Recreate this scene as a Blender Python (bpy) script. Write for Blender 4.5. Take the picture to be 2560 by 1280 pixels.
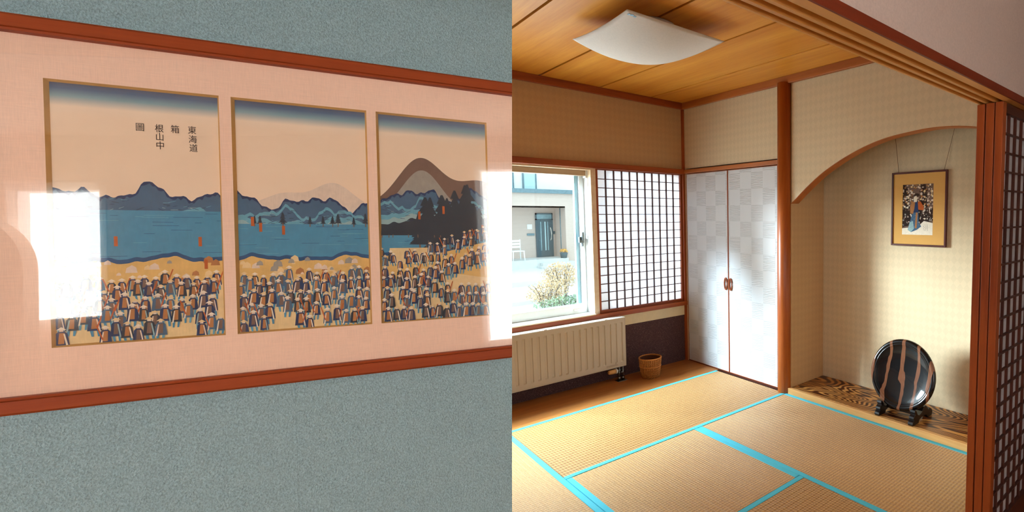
import bpy, math, random
from mathutils import Matrix, Vector
random.seed(7)
S = bpy.context.scene
for o in list(bpy.data.objects): bpy.data.objects.remove(o, do_unlink=True)
COL = S.collection

# ------------------------------------------------------------------ camera
EYE = 1.42                                   # floor is z = 0
R0 = (0.69159363, -0.72227698, -0.00377083)  # right
R1 = (-0.06158533, -0.05376582, -0.99665264) # down
R2 = (0.71965652, 0.68951084, -0.08166577)   # forward
cam = bpy.data.cameras.new('camera'); camo = bpy.data.objects.new('camera', cam); COL.objects.link(camo)
camo.matrix_world = Matrix(((R0[0], -R1[0], -R2[0], 0), (R0[1], -R1[1], -R2[1], 0), (R0[2], -R1[2], -R2[2], EYE), (0, 0, 0, 1)))
cam.sensor_fit = 'HORIZONTAL'; cam.sensor_width = 36; cam.lens = 1241.41 / 2560 * 36
cam.shift_x = -0.25; cam.clip_start = 0.02; cam.clip_end = 300
S.camera = camo

# ------------------------------------------------------------------ world, large lights, exposure
S.view_settings.view_transform = 'Standard'; S.view_settings.look = 'None'
S.view_settings.gamma = 1; S.view_settings.use_curve_mapping = False
S.view_settings.exposure = 0.0
wd = bpy.data.worlds.new('World'); S.world = wd; wd.use_nodes = True
bg = wd.node_tree.nodes['Background']; bg.inputs[0].default_value = (0.76, 0.92, 1.0, 1); bg.inputs[1].default_value = 2.7

def area(name, loc, rot, sx, sy, power, col):
    l = bpy.data.lights.new(name, 'AREA'); l.shape = 'RECTANGLE'; l.size = sx; l.size_y = sy
    l.energy = power; l.color = col
    o = bpy.data.objects.new(name, l); o.location = loc; o.rotation_euler = rot; COL.objects.link(o)
    return o
PI = math.pi
# daylight coming in through the big window and through the shoji beside it (both face -y)
area('daylight_window', (0.95, 4.30, 1.18), (-PI/2, 0, 0), 2.0, 1.15, 42, (0.86, 0.95, 1.0))
area('daylight_shoji', (2.47, 4.28, 1.21), (-PI/2, 0, 0), 0.85, 1.15, 15, (0.84, 0.94, 1.0))

sk0 = area('sky_fill', (-0.9, 5.2, 3.0), (0, 0, 0), 1.2, 0.45, 1600, (0.66, 0.84, 1.0))  # added lamp, aimed in through the window to brighten the far mat
sk0.rotation_euler = Vector((2.9, -2.2, -3.0)).to_track_quat('-Z', 'Y').to_euler()
sl = bpy.data.lights.new('hazy_sun', 'SUN'); sl.energy = 10.0; sl.angle = math.radians(14); sl.color = (0.80, 0.91, 1.0)
so0 = bpy.data.objects.new('hazy_sun', sl); COL.objects.link(so0)
so0.rotation_euler = Vector((0.606, -0.768, -0.165)).to_track_quat('-Z', 'Y').to_euler()

# ------------------------------------------------------------------ helpers
def lin(c):
    r = []
    for v in c[:3]:
        v = v / 255.0
        r.append(v / 12.92 if v <= 0.04045 else ((v + 0.055) / 1.055) ** 2.4)
    return (r[0], r[1], r[2], 1)
BASE = {}
def tag(o, label=None, cat=None, group=None, kind=None):
    if label: o['label'] = label
    if cat: o['category'] = cat
    if group: o['group'] = group
    if kind: o['kind'] = kind
    return o
def thing(name, loc, label, cat, group=None):
    e = bpy.data.objects.new(name, None); e.location = loc; COL.objects.link(e); e.empty_display_size = 0.05
    BASE[e.name] = Vector(loc)
    return tag(e, label, cat, group)
class MB:
    def __init__(s): s.v = []; s.f = []; s.m = []; s.sm = []
    def add(s, vs, fs, m=0, smooth=False):
        b = len(s.v); s.v += [tuple(p) for p in vs]
        for f in fs: s.f.append([b + i for i in f]); s.m.append(m); s.sm.append(smooth)
        return s
    def box(s, x0, x1, y0, y1, z0, z1, m=0):
        vs = [(x, y, z) for z in (z0, z1) for y in (y0, y1) for x in (x0, x1)]
        return s.add(vs, [(0, 2, 3, 1), (4, 5, 7, 6), (0, 1, 5, 4), (2, 6, 7, 3), (0, 4, 6, 2), (1, 3, 7, 5)], m)
    def prism(s, poly, fn, a0, a1, m=0, smooth=False):
        # fn(p, a) -> 3d ; a0/a1 numbers or callables of p
        n = len(poly); g = lambda a, p: a(p) if callable(a) else a
        vs = [fn(p, g(a0, p)) for p in poly] + [fn(p, g(a1, p)) for p in poly]
        s.add(vs, [[(i + 1) % n, i, n + i, n + (i + 1) % n] for i in range(n)], m, smooth)
        b = len(s.v) - 2 * n
        s.f += [list(range(b, b + n)), list(range(b + 2 * n - 1, b + n - 1, -1))]; s.m += [m, m]; s.sm += [False, False]
        return s
    def tube(s, pts, r, n=8, m=0, caps=True):
        pts = [Vector(p) for p in pts]; rings = []
        rr = r if isinstance(r, (list, tuple)) else [r] * len(pts)
        for i, p in enumerate(pts):
            t = (pts[min(i + 1, len(pts) - 1)] - pts[max(i - 1, 0)]).normalized()
            a = t.cross(Vector((0, 0, 1)))
            if a.length < 1e-3: a = t.cross(Vector((1, 0, 0)))
            a.normalize(); b = t.cross(a)
            rings.append([p + (a * math.cos(2 * PI * k / n) + b * math.sin(2 * PI * k / n)) * rr[i] for k in range(n)])
        vs = [v for q in rings for v in q]; fs = []
        for i in range(len(pts) - 1):
            for k in range(n): fs.append((i * n + k, i * n + (k + 1) % n, (i + 1) * n + (k + 1) % n, (i + 1) * n + k))
        s.add(vs, fs, m, True)
        if caps:
            b = len(s.v) - len(vs)
            s.f += [[b + k for k in range(n)][::-1], [b + (len(pts) - 1) * n + k for k in range(n)]]; s.m += [m, m]; s.sm += [False, False]
        return s
    def lathe(s, prof, c=(0, 0, 0), n=32, m=0, fn=None, smooth=True):
        # prof: (r, h); fn maps (a, b, h) -> 3d
        fn = fn or (lambda a, b, h: (c[0] + a, c[1] + b, c[2] + h))
        vs = []; fs = []
        for r, h in prof:
            for k in range(n): vs.append(fn(r * math.cos(2 * PI * k / n), r * math.sin(2 * PI * k / n), h))
        for i in range(len(prof) - 1):
            for k in range(n): fs.append((i * n + k, i * n + (k + 1) % n, (i + 1) * n + (k + 1) % n, (i + 1) * n + k))
        return s.add(vs, fs, m, smooth)
    def build(s, name, mats, parent=None, bevel=0, loc=None):
        if not isinstance(mats, (list, tuple)): mats = [mats]
        base = BASE.get(parent.name, Vector((0, 0, 0))) if parent else Vector(loc or (0, 0, 0))
        me = bpy.data.meshes.new(name)
        me.from_pydata([tuple(Vector(v) - base) for v in s.v], [], s.f)
        for mt in mats: me.materials.append(mt)
        me.polygons.foreach_set('material_index', s.m); me.polygons.foreach_set('use_smooth', s.sm)
        me.update()
        o = bpy.data.objects.new(name, me); COL.objects.link(o)
        BASE[o.name] = base
        if parent: o.parent = parent
        else: o.location = base
        if bevel:
            b = o.modifiers.new('bevel', 'BEVEL'); b.width = bevel; b.segments = 2; b.limit_method = 'ANGLE'
        return o
def copy_tree(o, parent=None):
    c = o.copy(); COL.objects.link(c)
    if parent: c.parent = parent
    for ch in list(o.children): copy_tree(ch, c)
    return c
def struct(o, label, cat):
    return tag(o, label, cat, kind='structure')

# ------------------------------------------------------------------ materials
class NT:
    def __init__(s, name):
        s.mat = bpy.data.materials.new(name); s.mat.use_nodes = True
        s.t = s.mat.node_tree; s.n = s.t.nodes; s.b = s.n['Principled BSDF']; s.out = s.n['Material Output']
        s.tc = s.n.new('ShaderNodeTexCoord')
    def new(s, k, **kw):
        n = s.n.new(k)
        for a, b in kw.items(): setattr(n, a, b)
        return n
    def link(s, a, b): s.t.links.new(a, b)
    def map(s, scale=(1, 1, 1), rot=(0, 0, 0), loc=(0, 0, 0), src=None):
        m = s.new('ShaderNodeMapping'); m.inputs['Scale'].default_value = scale
        m.inputs['Rotation'].default_value = rot; m.inputs['Location'].default_value = loc
        s.link(src or s.tc.outputs['Object'], m.inputs[0]); return m.outputs[0]
    def noise(s, vec, scale, detail=4, rough=0.6, dist=0):
        n = s.new('ShaderNodeTexNoise'); s.link(vec, n.inputs['Vector']); n.inputs['Scale'].default_value = scale
        n.inputs['Detail'].default_value = detail; n.inputs['Roughness'].default_value = rough
        n.inputs['Distortion'].default_value = dist; return n.outputs['Fac']
    def ramp(s, fac, stops):
        r = s.new('ShaderNodeValToRGB'); s.link(fac, r.inputs[0]); e = r.color_ramp.elements
        while len(e) < len(stops): e.new(0.5)
        for q, (p, c) in zip(e, stops): q.position = p; q.color = c if len(c) == 4 else (*c, 1)
        return r.outputs[0]
    def mix(s, fac, a, b, mode='MIX'):
        m = s.new('ShaderNodeMix', data_type='RGBA', blend_type=mode)
        for i, v in ((0, fac), (6, a), (7, b)):
            if isinstance(v, (int, float)): m.inputs[i].default_value = v
            elif isinstance(v, tuple): m.inputs[i].default_value = v
            else: s.link(v, m.inputs[i])
        return m.outputs[2]
    def math(s, op, a, b=0.0):
        m = s.new('ShaderNodeMath', operation=op)
        for i, v in ((0, a), (1, b)):
            if isinstance(v, (int, float)): m.inputs[i].default_value = v
            else: s.link(v, m.inputs[i])
        return m.outputs[0]
    def bump(s, h, strength=0.3, dist=0.002, prev=None):
        b = s.new('ShaderNodeBump'); b.inputs['Strength'].default_value = strength; b.inputs['Distance'].default_value = dist
        s.link(h, b.inputs['Height'])
        if prev: s.link(prev, b.inputs['Normal'])
        return b.outputs[0]
    def set(s, color=None, rough=None, spec=None, normal=None, metal=None):
        for k, v in (('Base Color', color), ('Roughness', rough), ('Specular IOR Level', spec), ('Metallic', metal), ('Normal', normal)):
            if v is None: continue
            if isinstance(v, (int, float, tuple)): s.b.inputs[k].default_value = v
            else: s.link(v, s.b.inputs[k])
        return s.mat
def dim(c, k): return (c[0] * k, c[1] * k, c[2] * k, 1)
def plain(name, col, rough=0.5, spec=0.4, var=0.08, scale=30, bump=0.0, metal=0):
    n = NT(name); c = lin(col); f = n.noise(n.map(), scale)
    cc = n.ramp(f, [(0.3, dim(c, 1 - var)), (0.7, dim(c, 1 + var))])
    return n.set(cc, rough, spec, n.bump(f, bump, 0.002) if bump else None, metal)
def wood(name, c1, c2, axis=0, scale=14, rough=0.45, spec=0.4, stretch=0.06, bump=0.06):
    n = NT(name); sc = [1, 1, 1]; sc[axis] = stretch
    v = n.map(tuple(sc)); f = n.noise(v, scale, 6, 0.62, 0.6); g = n.noise(v, scale * 9, 3, 0.7)
    k = n.math('ADD', n.math('MULTIPLY', f, 0.75), n.math('MULTIPLY', g, 0.25))
    return n.set(n.ramp(k, [(0.33, lin(c1)), (0.67, lin(c2))]), rough, spec, n.bump(g, bump, 0.001))

m_red_wood = {a: wood('red_brown_wood_%d' % a, (124, 48, 12), (170, 82, 28), a) for a in (0, 1, 2)}
m_post = wood('post_wood', (142, 62, 16), (184, 98, 36), 2, 10, 0.35)
m_rail = {a: wood('rail_wood_%d' % a, (150, 78, 30), (186, 108, 48), a) for a in (0, 1)}
m_head_lit = wood('head_track_lit_wood', (222, 158, 78), (240, 184, 106), 0, 10, 0.5)  # beam underside, light bounced off the floor put into the colour
m_head_shaded = wood('head_face_shaded_wood', (112, 40, 18), (140, 56, 26), 0, 10, 0.5)  # front of the same beam, its shade put into the colour
m_dark_wood = {a: wood('dark_lattice_wood_%d' % a, (58, 26, 18), (88, 42, 28), a) for a in (0, 1, 2)}
m_light_casing = wood('pale_casing_wood', (222, 190, 150), (240, 216, 182), 0, 12, 0.5)
m_floor_wood = wood('floor_wood', (150, 86, 38), (196, 128, 66), 0, 9, 0.35)
m_ante_floor = wood('anteroom_floor_wood', (150, 104, 66), (182, 134, 90), 0, 8, 0.4)
m_lip = wood('alcove_lip_wood', (198, 140, 78), (226, 172, 106), 1, 14, 0.4)
m_frame_wood = wood('frame_wood', (124, 42, 4), (156, 66, 14), 0, 18, 0.5, 0.2, 0.04)
m_black_frame = wood('small_frame_wood', (62, 20, 14), (96, 34, 20), 2, 14, 0.35)
m_white_pvc = plain('white_window_plastic', (236, 240, 240), 0.35, 0.5, 0.02)
m_white = plain('white_enamel', (226, 222, 214), 0.4, 0.5, 0.02)
m_rad = plain('radiator_enamel', (188, 170, 148), 0.4, 0.5, 0.02, 8)
m_black = plain('black_lacquer', (18, 14, 14), 0.3, 0.6, 0.1)
m_metal = plain('grey_metal', (120, 122, 122), 0.3, 0.5, 0.05, metal=1)
m_cream_strip = plain('cream_board', (214, 190, 150), 0.6, 0.3, 0.04, 20)
m_tan_plastic = plain('tan_valve_plastic', (204, 150, 88), 0.5, 0.3, 0.1, 40)

def ceiling_mat():
    n = NT('ceiling_board'); v = n.map((1, 0.05, 1)); f = n.noise(v, 8, 6, 0.6, 0.4); g = n.noise(v, 70, 3, 0.7)
    k = n.math('ADD', n.math('MULTIPLY', f, 0.7), n.math('MULTIPLY', g, 0.3))
    return n.set(n.ramp(k, [(0.3, lin((196, 114, 28))), (0.7, lin((232, 160, 62)))]), 0.42, 0.35, n.bump(g, 0.05, 0.001))
m_ceil = ceiling_mat()

def wallpaper(name, c, rot, amount=0.06, cell=0.033, bump=0.2):
    n = NT(name); c = lin(c)
    ck = n.new('ShaderNodeTexChecker'); n.link(n.map((1, 1, 0.72), (0, 0, 0)), ck.inputs[0])
    # diamonds: rotate after squashing
    mp = n.map((1, 1, 1), rot, (0.371, 0.377, 0.373), n.map((1, 1, 0.74)))
    n.link(mp, ck.inputs[0]); ck.inputs['Scale'].default_value = 1 / cell
    w = n.new('ShaderNodeTexWave', wave_type='BANDS', bands_direction='Z'); n.link(n.map(), w.inputs[0])
    w.inputs['Scale'].default_value = 70; w.inputs['Distortion'].default_value = 1.5; w.inputs['Detail'].default_value = 1
    f = n.noise(n.map(), 220, 3)
    h = n.math('MULTIPLY', w.outputs['Fac'], ck.outputs['Fac'])
    a = n.mix(ck.outputs['Fac'], c, dim(c, 1 - amount)); b = n.mix(n.math('MULTIPLY', f, 0.22), a, dim(c, 0.72))
    return n.set(b, 0.75, 0.2, n.bump(n.math('ADD', n.math('MULTIPLY', h, 0.7), f), bump, 0.0015))
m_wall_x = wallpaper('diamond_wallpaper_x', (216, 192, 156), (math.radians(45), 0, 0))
m_wall_y_shaded = wallpaper('diamond_wallpaper_y_shaded', (198, 158, 112), (0, math.radians(45), 0), 0.05)  # same paper as the closet wall, darkened for its missing window light
m_plaster = plain('mauve_grey_plaster', (224, 206, 196), 0.8, 0.2, 0.06, 160, 0.25)
m_ante_wall = plain('anteroom_wallpaper', (226, 206, 190), 0.8, 0.2, 0.03, 120, 0.15)
def speckle():
    n = NT('dark_speckled_plaster'); f = n.noise(n.map(), 190, 2, 0.8); g = n.noise(n.map(), 9, 3)
    c = n.ramp(f, [(0.35, lin((62, 40, 40))), (0.62, lin((92, 64, 62))), (0.72, lin((150, 124, 116)))])
    return n.set(n.mix(n.math('MULTIPLY', g, 0.5), c, lin((66, 44, 44))), 0.85, 0.15, n.bump(f, 0.4, 0.002))
m_dado = speckle()

def blue_paper():
    n = NT('blue_grey_embossed_wallpaper')
    v = n.map((1, 1, 1)); c = lin((160, 190, 197))
    a = n.noise(n.map((1.5, 1, 1), (0, 0, 0.4)), 300, 2, 0.55, 0.3); b = n.noise(n.map((1, 1, 1), (0, 0, -0.5)), 620, 2, 0.6)
    h = n.math('ADD', n.math('MULTIPLY', a, 0.8), n.math('MULTIPLY', b, 0.35))
    big = n.noise(v, 3, 2)
    col = n.ramp(h, [(0.36, dim(c, 0.70)), (0.72, dim(c, 1.16))])  # relief shading painted into the colour on top of the bump
    # strip joints
    sx = n.new('ShaderNodeSeparateXYZ'); n.link(v, sx.inputs[0])
    d = n.math('ABSOLUTE', n.math('SUBTRACT', n.math('FRACT', n.math('MULTIPLY', n.math('ADD', sx.outputs[0], 0.213), 1 / 0.9)), 0.5))
    j = n.math('LESS_THAN', d, 0.0007)
    col = n.mix(n.math('MULTIPLY', j, 0.2), col, dim(c, 0.5))
    hh = n.math('SUBTRACT', h, n.math('MULTIPLY', j, 0.3))
    return n.set(n.mix(n.math('MULTIPLY', big, 0.10), col, dim(c, 0.85)), 0.7, 0.25, n.bump(hh, 1.0, 0.0042))
m_blue = blue_paper()

def linen(name, c, k=0.06):
    n = NT(name); c = lin(c)
    a = n.noise(n.map((1, 0.04, 1)), 1100, 2, 0.6); b = n.noise(n.map((0.04, 1, 1)), 1100, 2, 0.6)
    h = n.math('ADD', a, b)
    big = n.noise(n.map((1, 0.2, 1)), 22, 3)
    col = n.ramp(n.math('MULTIPLY', h, 0.5), [(0.35, dim(c, 1 - k * 1.6)), (0.65, dim(c, 1 + k * 0.6))])
    return n.set(n.mix(n.math('MULTIPLY', big, 0.22), col, dim(c, 0.82)), 0.8, 0.15, n.bump(h, 0.2, 0.0006))
m_mat = linen('pink_linen_mat', (255, 218, 194))
m_mat2 = linen('ochre_mat', (226, 172, 96))
m_bevel = plain('tan_mat_bevel', (206, 160, 92), 0.7, 0.2, 0.06, 60)
m_bevel_dark = plain('ochre_mat_bevel', (170, 122, 62), 0.7, 0.2, 0.06, 60)

def glass(name, k=1.6, rough=0.0, tint=(1, 1, 1, 1)):
    n = NT(name); n.n.remove(n.b)
    tr = n.new('ShaderNodeBsdfTransparent'); tr.inputs[0].default_value = tint
    gl = n.new('ShaderNodeBsdfGlossy'); gl.inputs['Roughness'].default_value = rough
    ge = n.new('ShaderNodeNewGeometry'); dt = n.new('ShaderNodeVectorMath', operation='DOT_PRODUCT')
    n.link(ge.outputs['Normal'], dt.inputs[0]); n.link(ge.outputs['Incoming'], dt.inputs[1])
    f5 = n.math('POWER', n.math('SUBTRACT', 1.0, n.math('ABSOLUTE', dt.outputs['Value'])), 5.0)
    fr = n.math('ADD', 0.04, n.math('MULTIPLY', f5, 0.96))          # Schlick, same from both sides
    mx = n.new('ShaderNodeMixShader'); n.link(n.math('MINIMUM', n.math('MULTIPLY', fr, k), 1.0), mx.inputs[0])
    n.link(tr.outputs[0], mx.inputs[1]); n.link(gl.outputs[0], mx.inputs[2]); n.link(mx.outputs[0], n.out.inputs[0])
    return n.mat
m_glass_pic = glass('picture_glass', 1.15, 0.01)
m_glass_win = glass('window_glass', 1.0, 0.0, (0.93, 0.98, 0.98, 1))

def translucent(name, c, mixf=0.6, transp=0.0):
    n = NT(name); c = lin(c); n.n.remove(n.b)
    f = n.noise(n.map(), 90, 4, 0.7); col = n.ramp(f, [(0.3, dim(c, 0.93)), (0.7, c)])
    d = n.new('ShaderNodeBsdfDiffuse'); t = n.new('ShaderNodeBsdfTranslucent'); n.link(col, d.inputs[0]); n.link(col, t.inputs[0])
    mx = n.new('ShaderNodeMixShader'); mx.inputs[0].default_value = mixf
    n.link(d.outputs[0], mx.inputs[1]); n.link(t.outputs[0], mx.inputs[2]); out = mx.outputs[0]
    if transp:
        tr = n.new('ShaderNodeBsdfTransparent'); m2 = n.new('ShaderNodeMixShader'); m2.inputs[0].default_value = transp
        n.link(out, m2.inputs[1]); n.link(tr.outputs[0], m2.inputs[2]); out = m2.outputs[0]
    n.link(out, n.out.inputs[0]); return n.mat
m_paper = translucent('shoji_paper', (240, 243, 246), 0.45)
m_sheer = translucent('sheer_curtain', (246, 244, 240), 0.5, 0.45)
m_shade = translucent('lamp_shade_paper', (244, 232, 222), 0.2)
def emit(name, c, s):
    n = NT(name); n.n.remove(n.b); e = n.new('ShaderNodeEmission'); e.inputs[0].default_value = c; e.inputs[1].default_value = s
    n.link(e.outputs[0], n.out.inputs[0]); return n.mat
m_daypane = emit('daylit_frosted_pane', (1, 0.99, 0.97, 1), 25.0)

def door_mat():
    n = NT('closet_door_checked_paper'); c = lin((208, 207, 207))
    ck = n.new('ShaderNodeTexChecker'); n.link(n.map((1, 1, 1), (0, 0, 0), (0.05 - 0, -0.006, 0.002)), ck.inputs[0]); ck.inputs['Scale'].default_value = 1 / 0.1365
    w = n.new('ShaderNodeTexWave', wave_type='BANDS', bands_direction='Z'); n.link(n.map((1, 0.25, 1)), w.inputs[0])
    w.inputs['Scale'].default_value = 22; w.inputs['Distortion'].default_value = 5; w.inputs['Detail'].default_value = 2; w.inputs['Detail Scale'].default_value = 2
    h = n.math('MULTIPLY', w.outputs['Fac'], ck.outputs['Fac'])
    f = n.noise(n.map(), 300, 2)
    col = n.mix(n.math('MULTIPLY', h, 0.65), c, dim(c, 0.82)); col = n.mix(n.math('MULTIPLY', ck.outputs['Fac'], 0.14), col, dim(c, 0.90))
    return n.set(n.mix(n.math('MULTIPLY', f, 0.10), col, dim(c, 0.8)), 0.5, 0.35, n.bump(h, 0.8, 0.002))
m_door = door_mat()

def tatami_mat(axis):
    # axis: direction of the ribs (long side); fine cross stitches along it
    n = NT('tatami_weave_%d' % axis)
    sc = [1, 1, 1]; w = n.new('ShaderNodeTexWave', wave_type='BANDS', bands_direction='XY'[axis]); n.link(n.map(), w.inputs[0])
    w.inputs['Scale'].default_value = 1 / 0.0095 * 0.5 / PI * 3.1416 / 3; w.inputs['Distortion'].default_value = 1.2; w.inputs['Detail'].default_value = 1; w.inputs['Detail Scale'].default_value = 6
    f = n.noise(n.map((1, 1, 1)), 160, 3); big = n.noise(n.map(), 2.2, 3)
    n.b.inputs['Sheen Weight'].default_value = 0.4; n.b.inputs['Sheen Roughness'].default_value = 0.35
    k = n.math('ADD', n.math('MULTIPLY', w.outputs['Fac'], 0.3), n.math('MULTIPLY', f, 0.7))
    col = n.ramp(k, [(0.25, lin((150, 98, 42))), (0.75, lin((212, 162, 94)))])
    return n.set(n.mix(n.math('MULTIPLY', big, 0.25), col, lin((190, 136, 70))), 0.50, 0.55, n.bump(k, 0.12, 0.0008))
m_tatami = [tatami_mat(0), tatami_mat(1)]
m_border = plain('cyan_border_cloth', (86, 190, 206), 0.7, 0.25, 0.05, 300, 0.2)

def toko_mat():
    n = NT('alcove_board_figured_grain')
    v = n.map((1, 0.16, 1)); base = n.noise(v, 3.0, 2, 0.45, 0.5)
    st = n.math('SINE', n.math('MULTIPLY', base, 380.0)); f = n.noise(n.map((1, 0.1, 1)), 120, 3)
    k = n.math('ADD', n.math('MULTIPLY', n.math('ADD', st, 1.0), 0.42), n.math('MULTIPLY', f, 0.2))
    return n.set(n.ramp(k, [(0.25, lin((66, 26, 10))), (0.5, lin((126, 66, 28))), (0.8, lin((196, 136, 68)))]), 0.28, 0.5, n.bump(f, 0.06, 0.001))
m_toko = toko_mat()

def plate_mat():
    n = NT('striped_lacquer'); 
    v = n.map((1, 1, 0.35)); d = n.noise(v, 7, 3, 0.55); s = n.new('ShaderNodeSeparateXYZ'); n.link(n.tc.outputs['Object'], s.inputs[0])
    q = n.math('ADD', s.outputs[1], n.math('MULTIPLY', n.math('SUBTRACT', d, 0.5), 0.11))
    st = n.math('SINE', n.math('ADD', n.math('MULTIPLY', q, 58.0), 1.2))
    g = n.noise(n.map((1, 1, 0.06)), 160, 2)
    br = n.mix(g, lin((92, 50, 30)), lin((134, 86, 60)))
    m = n.ramp(st, [(0.72, (0, 0, 0, 1)), (0.75, (1, 1, 1, 1))])
    n.b.inputs['Coat Weight'].default_value = 0.8; n.b.inputs['Coat Roughness'].default_value = 0.03
    return n.set(n.mix(m, lin((8, 4, 4)), br), 0.35, 0.1)
m_plate = plate_mat()

def print_mat(name, col, k=0.12, sc=60):
    n = NT(name); c = lin(col); f = n.noise(n.map(), sc, 5, 0.7); g = n.noise(n.map((1, 0.1, 1)), 600, 2)
    col = n.ramp(n.math('ADD', n.math('MULTIPLY', f, 0.7), n.math('MULTIPLY', g, 0.3)), [(0.3, dim(c, 1 - k)), (0.7, dim(c, 1 + k))])
    return n.set(col, 0.8, 0.1)
def sky_print(name, h):
    n = NT(name); s = n.new('ShaderNodeSeparateXYZ'); n.link(n.tc.outputs['Object'], s.inputs[0])
    t = n.math('SUBTRACT', h, s.outputs[1])
    r = n.ramp(n.math('MULTIPLY', t, 1 / 0.045), [(0.0, lin((44, 64, 92))), (0.22, lin((46, 96, 136))), (0.45, lin((120, 168, 182))), (0.75, lin((250, 232, 208))), (1.0, lin((253, 230, 202)))])
    f = n.noise(n.map((0.6, 1, 1)), 26, 5, 0.7); st = n.noise(n.map((1, 1, 1)), 9, 4, 0.7)
    tt = n.math('MINIMUM', n.math('MULTIPLY', t, 1 / 0.05), 1.0)
    c = n.mix(n.math('MULTIPLY', n.math('MULTIPLY', f, tt), 0.26), r, lin((218, 176, 138))); c = n.mix(n.math('MULTIPLY', st, 0.16), c, lin((206, 166, 136)))
    return n.set(c, 0.8, 0.1)

# ================================================================== THE ROOM
H = EYE
XW, YW = 2.93, 3.93            # closet wall / window wall planes
CEIL = 1.06 + H
XL, XR, YB = -4.7, 4.4, -2.0   # outer limits of both rooms
# ---- floor: slab, wooden strip under the window
fl = MB().box(XL, XR, YB, YW + 0.25, -0.14, -0.04).build('floor', m_ante_floor)
struct(fl, 'brown wooden floor under the tatami mats', 'floor')
MB().box(0.1, XW, 3.445, YW, -0.04, 0.0).build('floorboard', m_floor_wood, fl, 0.002)
tag(MB().box(XL, XR, YB, 0.60, -0.04, 0.0).build('floorboard', m_ante_floor, fl), None)
MB().box(XL, 0.19, 0.80, YW, -0.04, -0.002).build('floorboard', m_floor_wood, fl)
MB().box(2.935, XR, 0.60, 0.77, -0.04, -0.002).build('floorboard', m_floor_wood, fl)
MB().box(XL, XW, 0.60, 0.80, -0.04, 0.0).build('door_track_sill', m_rail[0], fl)
# ---- ceiling with separate boards
ce = MB().box(XL, XR, 0.70, YW + 0.25, CEIL + 0.022, CEIL + 0.10).build('ceiling', plain('ceiling_gap_shadow_board', (44, 18, 10), 0.8, 0.1))
struct(ce, 'wooden board ceiling with dark gaps between wide planks', 'ceiling')
xs = [XL] + [1.097 + 0.4915 * k for k in range(-9, 4)] + [3.40]
for a, b in zip(xs, xs[1:]):
    MB().box(a + 0.008, b - 0.008, 0.70, YW, CEIL, CEIL + 0.022).build('ceiling_board', m_ceil, ce, 0.0015)
ca = MB().box(XL, XR, YB, 0.70, CEIL + 0.0, CEIL + 0.10).build('ceiling', m_ante_wall)
struct(ca, 'plain pale ceiling of the room in front of the track', 'ceiling')
# ---- crown mouldings
t = MB().box(XL, XW, YW - 0.03, YW, CEIL - 0.058, CEIL).build('trim_1', m_red_wood[0], None, 0.003)
struct(t, 'dark brown cornice along the top of the window wall', 'cornice')
t = MB().box(XW - 0.03, XW, 0.78, YW - 0.03, CEIL - 0.058, CEIL).build('trim_2', m_rail[1], None, 0.003)
struct(t, 'brown cornice above the closet and alcove', 'cornice')
# ---- window wall
WX0, WX1, WZ0, WZ1 = -0.15, 1.98, 0.585, 1.82      # window opening
SX0, SX1 = 2.03, 2.915                             # shoji opening
wb = MB()
wb.box(XL, XW + 0.5, YW, YW + 0.20, WZ1, CEIL)           # above the openings
wb.box(XL, WX0, YW, YW + 0.20, 0.452, WZ1)               # left of the window
wb.box(WX1 + 0.04, SX0 + 0.01, YW + 0.03, YW + 0.20, WZ0, WZ1)
wb.box(SX1 - 0.01, XW + 0.5, YW + 0.02, YW + 0.20, WZ0, WZ1)
wb.box(WX0, XW + 0.5, YW + 0.02, YW + 0.20, 0.452, WZ0)
wb = struct(wb.build('wall_back', m_wall_y_shaded), 'wallpapered wall with shade put into its tan colour above the window and paper screen', 'wall')
MB().box(XL, XW, YW - 0.002, YW + 0.20, -0.04, 0.452).build('dado', m_dado, wb)
MB().box(WX0, XW, YW - 0.006, YW + 0.018, 0.452, 0.548).build('cream_board', m_cream_strip, wb, 0.001)
t = MB().box(XL, XW, YW - 0.035, YW + 0.02, 0.393 + H, 0.440 + H).build('trim_3', m_red_wood[0], None, 0.003)
struct(t, 'dark red-brown rail above the window and paper screen', 'rail')
t = MB().box(XL, XW, YW - 0.03, YW + 0.03, 0.548, 0.588).build('trim_4', m_red_wood[0], None, 0.003)
struct(t, 'red-brown sill rail below the window and paper screen', 'rail')
t = MB().box(XW - 0.022, XW + 0.0, YW - 0.022, YW, 0, CEIL - 0.05).build('trim_5', m_red_wood[2], None, 0.002)
struct(t, 'slim dark corner post between window wall and closet', 'post')

# ---- window_1: white plastic window, pale wood casing
w1 = thing('window_1', (1.0, YW + 0.1, WZ0), 'white plastic window with a dark catch, showing the house across the street', 'window'); w1['kind'] = 'structure'
cs = MB().box(WX1 - 0.003, WX1 + 0.022, YW - 0.012, YW + 0.045, WZ0, WZ1)
cs.box(WX1 + 0.022, WX1 + 0.045, YW - 0.004, YW + 0.03, WZ0, WZ1)
cs.build('casing', m_light_casing, w1, 0.002)
MB().box(WX0, WX1, YW - 0.03, YW + 0.05, WZ0 + 0.003, WZ0 + 0.012).build('sill_board', m_light_casing, w1, 0.002)
MB().box(WX0, WX1, YW - 0.01, YW + 0.05, 1.797, 1.822).build('head_casing', m_light_casing, w1, 0.002)
MB().box(WX1 - 0.006, WX1 - 0.001, YW + 0.04, YW + 0.19, WZ0, WZ1).build('jamb_lining', m_white_pvc, w1)
MB().box(WX0, WX1 - 0.006, YW + 0.05, YW + 0.19, WZ1 - 0.024, WZ1 - 0.002).build('head_lining', m_white_pvc, w1)
MB().box(WX0, WX1 - 0.006, YW + 0.045, YW + 0.19, WZ0 + 0.002, WZ0 + 0.014).build('sill_lining', m_white_pvc, w1)
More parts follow.
